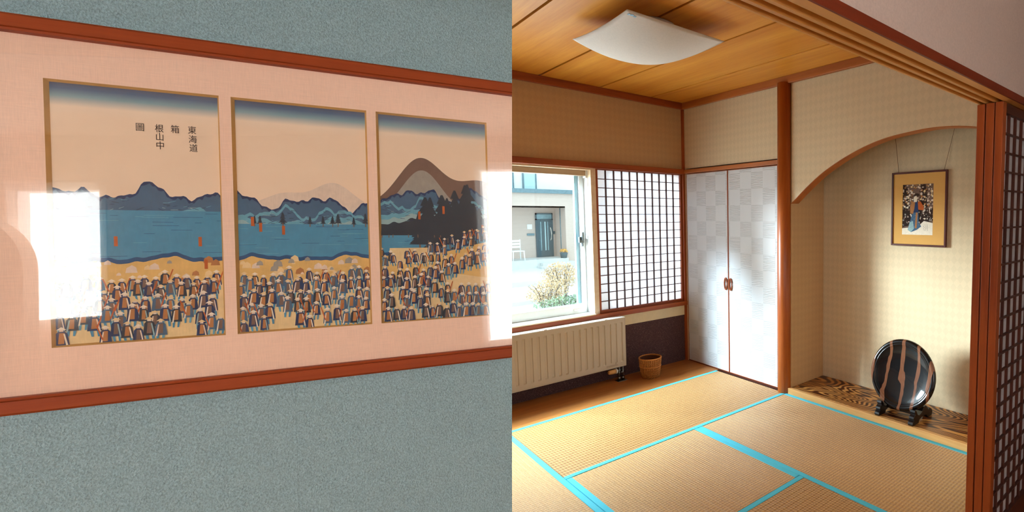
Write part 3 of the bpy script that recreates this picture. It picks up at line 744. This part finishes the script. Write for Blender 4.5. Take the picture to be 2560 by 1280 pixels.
# ================================================================== CEILING LAMP
lz = 0.985 + H; k = 0.985 / 1.04
lx0, lx1, ly0, ly1 = 1.388 * k, 2.036 * k, 2.308 * k, 2.915 * k
lp = thing('ceiling_lamp', ((lx0 + lx1) / 2, (ly0 + ly1) / 2, CEIL), 'square white sagging shade lamp hung close under the board ceiling', 'ceiling lamp')
shade_z = lambda s, t: lz - 0.053 * (1 - s * s) * (t + 1) / 2 - 0.015 * (1 - t * t) - 0.045 * (1 - s * s) * (1 - t * t)   # a sagging square sheet
sh = MB(); N = 28; vs = []; fs = []
for j in range(N + 1):
    for i in range(N + 1):
        s, t_ = 2 * i / N - 1, 2 * j / N - 1
        px = (lx0 + lx1) / 2 + s * (lx1 - lx0) / 2; py = (ly0 + ly1) / 2 + t_ * (ly1 - ly0) / 2
        z = shade_z(s, t_)
        vs.append((px, py, z))
for j in range(N):
    for i in range(N):
        a = j * (N + 1) + i; fs.append((a, a + N + 1, a + N + 2, a + 1))
sh.add(vs, fs, 0, True); so_ = sh.build('shade', m_shade, lp)
md = so_.modifiers.new('thickness', 'SOLIDIFY'); md.thickness = 0.003; md.offset = 1
cx, cy = (lx0 + lx1) / 2, (ly0 + ly1) / 2
MB().lathe([(0, 0), (0.15, 0), (0.16, -0.012), (0.16, -0.05), (0.14, -0.062), (0, -0.062)], (cx, cy, CEIL), 40).build('canopy', m_white, lp)
MB().tube([(cx, cy, CEIL - 0.06), (cx, cy, lz - 0.055)], 0.012, 10).build('stem', m_white, lp)
st = MB(); bl = plain('pale_blue_sticker', (150, 190, 214), 0.5, 0.3, 0.2, 300)
for kx, ky, wx, wy in ((.022, .02, .010, .018), (.036, .018, .012, .02), (.052, .024, .014, .012)):
    zz_ = shade_z(2 * (kx + wx / 2) / (lx1 - lx0) - 1, 2 * (ky + wy / 2) / (ly1 - ly0) - 1)
    st.box(lx0 + kx, lx0 + kx + wx, ly0 + ky, ly0 + ky + wy, zz_ - 0.0048, zz_ - 0.0034)
st.build('sticker', bl, lp)

# ================================================================== RADIATOR
rd = thing('radiator', (1.4, YW - 0.06, 0.13), 'beige panel radiator with vertical flutes under the window', 'radiator')
rx0, rx1, rz0, rz1, ry = 0.45, 2.197, 0.128, 0.546, 3.82
pm = MB(); xsx = [(rx0, 0)]; x = 2.160
gl = []
while x > rx0 + 0.06: gl.append(x); x -= 0.0535
for x in reversed(gl): xsx += [(x - .012, 0), (x - .008, 1), (x + .008, 1), (x + .012, 0)]
xsx.append((rx1, 0)); lev = [(rz0, 0), (rz0 + .036, 0), (rz0 + .046, 1), (rz1 - .046, 1), (rz1 - .036, 0), (rz1, 0)]
vs = [(x, ry + 0.0065 * g * l, z) for z, l in lev for x, g in xsx]; nx = len(xsx)
pm.add(vs, [(j * nx + i, j * nx + i + 1, (j + 1) * nx + i + 1, (j + 1) * nx + i) for j in range(len(lev) - 1) for i in range(nx - 1)])
pm.build('front_panel', m_rad, rd)
sd = MB(); sd.box(rx1 - .002, rx1 + .003, ry - .002, ry + .085, rz0, rz1 + .004)
sd.build('side_cover', m_rad, rd, 0.002); sd = MB(); sd.box(rx0 - .003, rx0 + .002, ry - .002, ry + .085, rz0, rz1 + .004)
sd.build('side_cover', m_rad, rd, 0.002)
tp = MB(); tp.box(rx0, rx1, ry - .003, ry + .085, rz1, rz1 + .006); tp.build('top_cover', m_white, rd, 0.002)
for x in (1.05, 1.52, 2.02): MB().box(x - .012, x + .012, ry - .006, ry + .02, rz1 + .003, rz1 + .011).build('top_clip', m_white, rd, 0.002)
bk = MB(); bk.box(rx0, rx1, ry + .070, ry + .076, rz0, rz1); bk.box(rx0, rx1, ry - .003, ry + .004, rz0 - .004, rz0 + .003)
for x in (0.8, 1.6): bk.box(x - .02, x + .02, ry + .07, YW - .010, rz0 + .05, rz1 - .05)
bk.build('rear_panel', m_rad, rd)
lb = MB(); lb.box(2.015, 2.12, ry - .0015, ry, rz0 + .012, rz0 + .026); lb.box(2.10, 2.106, ry - .003, ry, rz0 + .026, rz0 + .040); lb.build('rating_label', plain('faded_label', (170, 152, 132), 0.5, 0.3, 0.15, 300), rd)
vz = 0.092; vy = 3.83
vv = MB().tube([(2.035, vy, vz), (2.042, vy, vz), (2.092, vy, vz), (2.100, vy, vz)], [0.014, 0.019, 0.021, 0.018], 16); vv.build('valve_head', m_tan_plastic, rd)
MB().tube([(2.100, vy, vz), (2.112, vy, vz)], 0.023, 16).build('valve_collar', m_white, rd)
pp = MB(); pp.tube([(2.112, vy, vz), (2.16, vy, vz)], 0.010, 10); pp.tube([(2.135, vy, vz + .045), (2.135, vy, 0.004)], 0.008, 10); pp.tube([(2.17, vy, vz + .045), (2.17, vy, 0.004)], 0.008, 10)
pp.tube([(2.135, vy, 0.012), (2.135, vy, 0.035)], 0.013, 12); pp.tube([(2.17, vy, 0.012), (2.17, vy, 0.035)], 0.013, 12); pp.tube([(2.15, vy, vz - .02), (2.19, vy, vz - .02)], 0.007, 8)
pp.build('pipe', m_metal, rd)
MB().box(2.11, 2.195, vy - .03, vy + .03, 0.0, 0.004).build('floor_plate', m_metal, rd, 0.001)

# ================================================================== WICKER BASKET
bx, by = 2.385, 3.735
wbk = thing('waste_basket', (bx, by, 0), 'small brown wicker waste basket on the wooden floor strip', 'basket')
m_wick = wood('wicker', (136, 74, 26), (206, 140, 68), 2, 60, 0.5, 0.3, 0.5)
m_wick2 = plain('wicker_strand', (190, 118, 52), 0.5, 0.3, 0.25, 90)
hgt = 0.172; rb, rt = 0.073, 0.094
rad = lambda z: rb + (rt - rb) * (z / hgt) ** 0.8
NS = 36
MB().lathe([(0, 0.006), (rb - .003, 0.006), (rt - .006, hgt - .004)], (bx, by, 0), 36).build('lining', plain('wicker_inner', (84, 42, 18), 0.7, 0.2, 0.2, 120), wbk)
wv = MB()
for i in range(17):
    z = 0.008 + i * (hgt - 0.016) / 16
    pts = []
    for k in range(NS * 2 + 1):
        a = 2 * PI * k / (NS * 2); d = 0.0032 * (1 if (k + (i % 2) * 1) % 2 else -1)
        pts.append((bx + (rad(z) + d) * math.cos(a), by + (rad(z) + d) * math.sin(a), z))
    wv.tube(pts, 0.0035, 5, 0, False)
tag(wv.build('woven_strands', m_wick2, wbk), kind='stuff')
sk = MB()
for k in range(NS):
    a = 2 * PI * (k + .25) / NS
    sk.tube([(bx + (rad(z) + .003) * math.cos(a), by + (rad(z) + .003) * math.sin(a), z) for z in (0.0, hgt * .35, hgt * .7, hgt)], 0.0032, 5)
tag(sk.build('upright_stakes', m_wick, wbk), kind='stuff')
rmk = MB().tube([(bx + (rt + .001) * math.cos(2 * PI * k / 40), by + (rt + .001) * math.sin(2 * PI * k / 40), hgt) for k in range(41)], 0.006, 8, 0, False)
rmk.build('rim', m_wick2, wbk)
MB().tube([(bx + (rad(.10) + .006) * math.cos(2 * PI * k / 40), by + (rad(.10) + .006) * math.sin(2 * PI * k / 40), .10) for k in range(41)], 0.004, 6, 0, False).build('band', m_wick2, wbk)

# ================================================================== STAND AND ROUND TRAY
sx, sy0, sy1 = 2.945, 1.505, 1.755
sn = thing('plate_stand', (3.05, (sy0 + sy1) / 2, AZ), 'black carved wooden stand under the round striped tray', 'display stand')
prof = [(-.035, 0), (.045, 0), (.055, .018), (.085, .026), (.15, .026), (.165, .012), (.175, 0), (.235, 0), (.245, .022), (.232, .045), (.205, .060), (.185, .052), (.165, .078), (.145, .092),
        (.118, .090), (.095, .064), (.055, .050), (.030, .062), (.018, .082), (.008, .096), (-.008, .100), (-.014, .085), (-.004, .070), (-.022, .058), (-.028, .046), (-.018, .036), (-.036, .026), (-.042, .012)]
for y in (sy0, sy1):
    MB().prism(prof, lambda p, a: (sx + p[0], a, AZ + p[1]), y - .018, y + .018).build('foot', m_black, sn, 0.003)
MB().box(sx + .075, sx + .10, sy0 + .018, sy1 - .018, AZ + .028, AZ + .060).build('crossbar', m_black, sn, 0.003)
MB().box(sx + .15, sx + .168, sy0 + .018, sy1 - .018, AZ + .030, AZ + .055).build('crossbar', m_black, sn, 0.003)
DR = 0.240; tilt = math.radians(11)
tr = thing('round_tray', (3.028, 1.628, AZ + .052 + DR * math.cos(tilt)), 'round glossy black tray with wavy brown stripes leaning on a stand', 'tray')
c0 = Vector(tr.location); nrm = Vector((-math.cos(tilt), 0.0, math.sin(tilt))); up = Vector((math.sin(tilt), 0, math.cos(tilt))); rt_ = Vector((0, -1, 0))
fn = lambda a, b, h: tuple(c0 + rt_ * a + up * b + nrm * h)
front = [(0, .004), (.08, .006), (.15, .012), (.185, .019), (.200, .0245), (.206, .028), (.209, .0265)]
MB().lathe(front, fn=fn, n=64).build('dish', m_plate, tr)
MB().lathe([(.209, .0265), (.214, .029), (.224, .030), (.233, .027), (.238, .020), (.240, .012), (.236, .003), (.220, -.006), (.14, -.014), (0, -.014)], fn=fn, n=64).build('rim', m_plate, tr)

# ================================================================== SMALL FRAMED PICTURE IN THE ALCOVE
fp = thing('framed_picture', (XB - 0.02, 1.70, 1.20), 'small dark-framed print of a robed figure hanging on the alcove wall', 'framed print')
fy0, fy1, fz0, fz1 = 1.482, 1.905, 1.194, 1.728
XF = XB - 0.026
fw = 0.013
for a, b, c, d in ((fy0, fy0 + fw, fz0, fz1), (fy1 - fw, fy1, fz0, fz1)):
    MB().box(XF, XB - .004, a, b, c, d).build('frame_stile', m_black_frame, fp, 0.0015)
for c, d in ((fz0, fz0 + fw), (fz1 - fw, fz1)):
    MB().box(XF, XB - .004, fy0 + fw, fy1 - fw, c, d).build('frame_rail', m_black_frame, fp, 0.0015)
py0, py1, pz0, pz1 = 1.582, 1.818, 1.276, 1.638
mm = MB(); Xm = XF + .008; a0, a1, b0, b1 = fy0 + fw, fy1 - fw, fz0 + fw, fz1 - fw
for u0, u1, v0, v1 in ((a0, py0, b0, b1), (py1, a1, b0, b1), (py0, py1, b0, pz0), (py0, py1, pz1, b1)):
    mm.box(Xm, Xm + .003, u0, u1, v0, v1)
mmo = mm.build('mat_board', m_mat2, fp)
# the print: (u from the left as seen, v up)
PW, PHH = py1 - py0, pz1 - pz0
sp = Print(PW, PHH); sp.z = 0
r = random.Random(5)
sp.poly([(0, 0), (PW, 0), (PW, PHH), (0, PHH)], 'brown')
def blob(cx, cy, rx, ry, c, n=9, j=.35):
    sp.poly([(cx + rx * math.cos(2 * PI * k / n) * r.uniform(1 - j, 1), cy + ry * math.sin(2 * PI * k / n) * r.uniform(1 - j, 1)) for k in range(n)], c)
sp.poly([(0.0, .10), (.03, .13), (.055, .24), (.03, .36), (0, .36)], 'ink'); sp.poly([(.13, .17), (.20, .20), (.175, .36), (.14, .36)], 'ink'); sp.poly([(0, .055), (PW, .10), (PW, .19), (0, .17)], 'ink')
for k in range(170): blob(r.uniform(0, PW), r.uniform(.19, PHH), r.uniform(.003, .012), r.uniform(.003, .012), r.choice(['pale', 'pale', 'sand', 'brown', 'cream', 'tan', 'ink']), 7)
for k in range(130): blob(r.uniform(0, PW), r.uniform(.06, .2), r.uniform(.003, .010), r.uniform(.003, .010), r.choice(['grey', 'cream', 'ink', 'ink', 'brown', 'pale']), 6)
sp.poly([(0, 0), (PW, 0), (PW, .085), (.17, .10), (.12, .055), (.04, .05), (0, .045)], 'cream')
sp.poly([(.045, .035), (.07, .018), (.115, .035), (.15, .06), (.13, .09), (.125, .17), (.085, .17), (.06, .09)], 'slate')
sp.poly([(.045, .035), (.07, .018), (.095, .045), (.085, .10), (.06, .09)], 'mist'); sp.poly([(.10, .05), (.115, .045), (.122, .17), (.108, .17)], 'tan')
sp.poly([(.075, .16), (.125, .16), (.13, .20), (.125, .24), (.085, .245), (.07, .22)], 'navy')
sp.poly([(.062, .155), (.085, .15), (.095, .19), (.10, .235), (.08, .24), (.062, .21)], 'tan'); sp.poly([(.125, .18), (.165, .175), (.168, .20), (.14, .24), (.12, .235)], 'orange')
sp.poly([(.09, .235), (.112, .235), (.115, .26), (.108, .282), (.093, .28), (.088, .26)], 'cream')
sp.poly([(.086, .272), (.095, .29), (.11, .298), (.13, .292), (.135, .28), (.118, .275), (.108, .28)], 'ink')
for k in range(40): blob(r.uniform(.06, .14), r.uniform(.03, .15), .0016, .0016, r.choice(['cream', 'ink', 'navy']), 5)
for cx_ in (.172, .186, .198):
    for k in range(5): blob(cx_ + r.uniform(-.002, .002), .035 + k * .009, .002, .0035, 'ink', 6)
sp.v = [(Xm + .0035 - z * 6, py1 - x, pz0 + y) for x, y, z in sp.v]
sp.build('print_sheet', [m_sky_print] + PMATS, fp)
MB().box(XF + .004, XF + .0055, a0, a1, b0, b1).build('glass', glass('small_picture_glass', 0.6, 0.02), fp)
MB().box(XB - .006, XB - .003, fy0 + .004, fy1 - .004, fz0 + .004, fz1 - .004).build('backing', m_black_frame, fp)
cd = MB(); cd.tube([(XB - .010, 1.856, fz1 - .006), (XB - .006, 1.915, 2.17)], 0.0013, 5); cd.tube([(XB - .010, 1.512, fz1 - .006), (XB - .006, 1.408, 2.17)], 0.0013, 5)
cd.build('hanging_cord', plain('cord', (96, 50, 30), 0.7), fp)
t = MB().box(XB - .02, XB, YA0, YA1, 2.165, 2.19).build('trim_10', m_red_wood[1])
struct(t, 'picture rail high on the alcove wall', 'rail')

# ================================================================== OUTSIDE
m_siding = NT('pink_beige_siding')
_w = m_siding.new('ShaderNodeTexWave', wave_type='BANDS', bands_direction='Z', wave_profile='SAW'); m_siding.link(m_siding.map(), _w.inputs[0]); _w.inputs['Scale'].default_value = 1.6
_f = m_siding.noise(m_siding.map((1, 1, 4)), 9, 4)
m_siding = m_siding.set(m_siding.mix(m_siding.math('MULTIPLY', _f, .6), lin((216, 196, 184)), lin((186, 164, 152))), 0.8, 0.2, m_siding.bump(_w.outputs['Fac'], 0.6, 0.02))
m_upper = plain('white_render', (236, 240, 240), 0.8, 0.2, 0.03, 6)
m_slate = plain('slate_band', (112, 134, 142), 0.6, 0.3, 0.15, 12)
m_doorm = plain('grey_blue_door', (78, 98, 106), 0.4, 0.4, 0.06, 8)
m_frost = plain('door_glass', (128, 158, 166), 0.15, 0.5, 0.15, 6)
m_conc = plain('pale_concrete', (206, 208, 206), 0.85, 0.2, 0.06, 3)
m_asph = plain('pale_paving', (214, 216, 216), 0.9, 0.1, 0.05, 0.8)
m_winglass = plain('house_window_glass', (176, 208, 214), 0.1, 0.6, 0.05, 2)
GZ = -2.30 + H
gr = MB().box(-12, 40, YW + 0.3, 60, GZ - 0.2, GZ).build('ground', m_asph)
struct(gr, 'pale paved ground and street outside the window', 'ground')
hs = thing('house', (9.5, 23.5, GZ), 'pale beige two-storey house with recessed porch across the street', 'house')
YF, YH = 22.8, 24.0
g = MB()
g.box(3.0, 10.20, YF, YF + .35, 0.39 + H, 1.02 + H)            # porch fascia
g.box(10.20, 10.80, YF, YH + 3, GZ, 1.02 + H)                  # right pier
g.box(3.0, 10.20, YH, YH + 3, GZ, 1.02 + H)                    # recess wall
g.box(3.0, 10.20, YF, YH, 0.39 + H, 0.45 + H)
g.build('wall', m_siding, hs)
MB().box(3.0, 10.95, YF - .15, YH + 3, 1.02 + H, 1.20 + H).build('eave_band', m_slate, hs)
MB().box(3.0, 14.5, YF + 1.2, YH + 4, 1.20 + H, 5.5 + H).build('upper_storey', m_upper, hs)
MB().box(10.8, 14.5, YF + 1.2, YH + 4, GZ, 1.20 + H).build('side_wing', m_upper, hs)
for a, b in ((7.6, 8.35), (8.85, 9.35)):
    w_ = MB().box(a, b, YF + 1.14, YF + 1.2, 1.25 + H, 2.5 + H).build('window', m_winglass, hs)
    MB().box(a - .06, a, YF + 1.12, YF + 1.2, 1.22 + H, 2.55 + H).build('window_frame', m_slate, w_)
    MB().box(b, b + .06, YF + 1.12, YF + 1.2, 1.22 + H, 2.55 + H).build('window_frame', m_slate, w_)
dz0, dz1, dx0, dx1 = -1.92 + H, 0.14 + H, 9.29, 10.08
dr = MB().box(dx0 + .05, dx1 - .05, YH - .06, YH, dz0, dz1 - .30).build('front_door', m_doorm, hs)
for a in (.20, .40, .52): MB().box(dx0 + a, dx0 + a + .05, YH - .075, YH - .06, dz0 + .3, dz1 - .4).build('glass_strip', m_frost if a != .40 else m_winglass, dr)
df = MB(); df.box(dx0, dx0 + .05, YH - .09, YH, dz0, dz1); df.box(dx1 - .05, dx1, YH - .09, YH, dz0, dz1); df.box(dx0, dx1, YH - .09, YH, dz1 - .06, dz1); df.box(dx0, dx1, YH - .09, YH, dz1 - .32, dz1 - .27)
df.build('door_frame', m_doorm, dr)
MB().box(dx0 + .05, dx1 - .05, YH - .07, YH - .02, dz1 - .27, dz1 - .06).build('transom_pane', m_frost, dr)
MB().tube([(dx1 - .12, YH - .07, dz0 + .78), (dx1 - .12, YH - .13, dz0 + .86), (dx1 - .10, YH - .14, dz0 + 1.1), (dx1 - .12, YH - .13, dz0 + 1.3), (dx1 - .12, YH - .07, dz0 + 1.38)], 0.022, 8).build('handle', m_white, dr)
MB().box(8.92, 9.13, YH - .04, YH, -.60 + H, -.38 + H).build('name_plate', m_white_pvc, hs)
MB().box(8.90, 9.22, YH - .05, YH, -.90 + H, -.80 + H).build('letter_slot', m_slate, hs)
MB().box(10.12, 10.18, YH - .06, YH, -.86 + H, -.72 + H).build('intercom', m_doorm, hs)
MB().tube([(10.42 - .2, YF + .55, .39 + H), (10.42 - .2, YF + .55, -1.9 + H)], 0.045, 10).build('downpipe', m_slate, hs)
for i, (a, b, y, z) in enumerate(((3.0, 10.2, 22.6, -1.93), (8.9, 10.4, 22.3, -2.08), (8.75, 10.5, 22.0, -2.2))):
    MB().box(a, b, y, YH, GZ, z + H).build('step', m_conc, hs)
kb = MB().box(-10, 35, 17.0, 17.25, GZ, GZ + .16).build('kerb', m_conc); struct(kb, 'pale concrete kerb along the street', 'kerb')
kb = MB().box(-10, 35, 13.4, 13.6, GZ, GZ + .10).build('kerb', m_conc); struct(kb, 'pale concrete edging of the planting bed', 'kerb')
# white garden chair on the porch
gc = thing('garden_chair', (7.98, 22.75, -1.93 + H), 'white plastic garden chair on the porch of the house', 'chair')
gx, gy, gz = 7.98, 22.75, -1.93 + H
MB().box(gx - .25, gx + .25, gy - .25, gy + .25, gz + .40, gz + .44).build('seat', m_white_pvc, gc, .01)
for a in (-.22, .22):
    for b in (-.22, .22): MB().tube([(gx + a * 1.1, gy + b * 1.1, gz), (gx + a, gy + b, gz + .40)], .022, 8).build('leg', m_white_pvc, gc)
for zz in (.55, .68, .81): MB().box(gx - .25, gx + .25, gy + .22, gy + .25, gz + zz, gz + zz + .08).build('back_slat', m_white_pvc, gc, .005)
for a in (-.24, .24): MB().tube([(gx + a, gy + .235, gz + .42), (gx + a, gy + .26, gz + .92)], .02, 8).build('back_post', m_white_pvc, gc)
pt = thing('planter', (10.02, 22.70, -1.93 + H), 'dark round planter beside the front door of the house', 'planter')
MB().lathe([(0, 0), (.13, 0), (.17, .22), (.18, .24), (.15, .24), (.14, .20), (0, .20)], (10.02, 22.70, -1.93 + H), 20).build('pot', m_doorm, pt)
lf = MB()
for k in range(40):
    a = r.uniform(0, 6.28); b = r.uniform(.1, .28); c = r.uniform(.0, .16); x, y, z = 10.02 + c * math.cos(a), 22.70 + c * math.sin(a), -1.73 + H + b * .5
    lf.add([(x, y, z), (x + .06, y + .02, z + .03), (x + .03, y - .02, z + .09), (x - .03, y, z + .06)], [(0, 1, 2, 3)])
tag(lf.build('leaves', m_mat2, pt), kind='stuff')

# shrub and grass bed
def leaves(cx, cy, cz, rx, ry, rz, n, size, rnd):
    m = MB()
    for _ in range(n):
        while True:
            u = Vector((rnd.uniform(-1, 1), rnd.uniform(-1, 1), rnd.uniform(-.9, 1)))
            if 0.35 < u.length < 1: break
        p = Vector((cx + u.x * rx, cy + u.y * ry, cz + u.z * rz)); s = size * rnd.uniform(.6, 1.3)
        d = Vector((rnd.uniform(-1, 1), rnd.uniform(-1, 1), rnd.uniform(-.3, 1))).normalized(); e = d.cross(Vector((rnd.uniform(-1, 1), rnd.uniform(-1, 1), rnd.uniform(-1, 1)))).normalized()
        m.add([p, p + d * s * .5 + e * s * .3, p + d * s, p + d * s * .5 - e * s * .3], [(0, 1, 2, 3)])
    return m
m_leaf1 = plain('straw_leaf', (212, 186, 150), 0.7, 0.2, 0.3, 3); m_leaf2 = plain('pale_green_leaf', (150, 170, 140), 0.7, 0.2, 0.3, 3); m_grass = plain('grass_blade', (110, 168, 84), 0.7, 0.2, 0.3, 4)
m_twig = plain('twig', (110, 100, 92), 0.8)
rs = random.Random(9)
for (cx, cy, cz, rx, rz, n, mat_, lab) in ((5.45, 12.6, GZ + .75, .48, .38, 1500, m_leaf1, 'taller straw-coloured bare shrub in the bed outside the window'),
                                           (4.77, 11.75, GZ + .50, .50, .30, 1300, m_leaf1, 'lower spreading straw-coloured shrub in the bed outside the window'),
                                           (4.87, 10.95, GZ + .32, .75, .20, 1200, m_leaf2, 'low pale green shrub in front of the straw-coloured ones')):
    sb = thing('shrub', (cx, cy, GZ), lab, 'shrub', 'shrubs outside the window')
    tag(leaves(cx, cy, cz, rx, min(rx * .7, .28), rz, n, .055, rs).build('foliage', mat_, sb), kind='stuff')
    tw = MB()
    for k in range(26):
        a = rs.uniform(0, 6.28); q = rs.uniform(.3, .9)
        tw.tube([(cx + .1 * math.cos(a), cy + .1 * math.sin(a), GZ), (cx + rx * q * .6 * math.cos(a), cy + .2 * q * math.sin(a), cz), (cx + rx * q * math.cos(a), cy + .28 * q * math.sin(a), cz + rz * .7)], [.009, .006, .003], 5)
    tw.build('stems', m_twig, sb)
gm = MB()
for k in range(2600):
    x, y = rs.uniform(3.72, 5.3), rs.uniform(10.1, 10.45); h = rs.uniform(.12, .34); a = rs.uniform(0, 6.28); w_ = .012
    gm.add([(x - w_ * math.cos(a), y - w_ * math.sin(a), GZ), (x + w_ * math.cos(a), y + w_ * math.sin(a), GZ), (x + rs.uniform(-.08, .08), y + rs.uniform(-.08, .08), GZ + h)], [(0, 1, 2)])
tag(gm.build('grass', m_grass), 'tuft of bright green grass below the shrubs', 'grass', kind='stuff')
om = MB()
for k in range(500):
    x, y = rs.uniform(3.2, 4.2), rs.uniform(9.3, 9.95); s = rs.uniform(.02, .05); z = GZ + rs.uniform(.02, .16)
    om.add([(x, y, z), (x + s, y, z + s * .3), (x + s * .6, y + s, z + s), (x - s * .3, y + s * .5, z + s * .6)], [(0, 1, 2, 3)])
tag(om.build('flower_patch', plain('orange_flower', (226, 168, 120), 0.7)), 'low patch of pale orange flowers outside the window', 'flowers', kind='stuff')
hk = MB().tube([(5.50 + .10 * math.cos(a), 10.5, GZ + .42 + .10 * math.sin(a)) for a in [k * .35 for k in range(-3, 13)]] + [(5.40, 10.5, GZ + .30), (5.40, 10.5, GZ)], 0.016, 8)
tag(hk.build('garden_hook', m_black), 'black curled metal garden hook outside the window', 'garden hook')
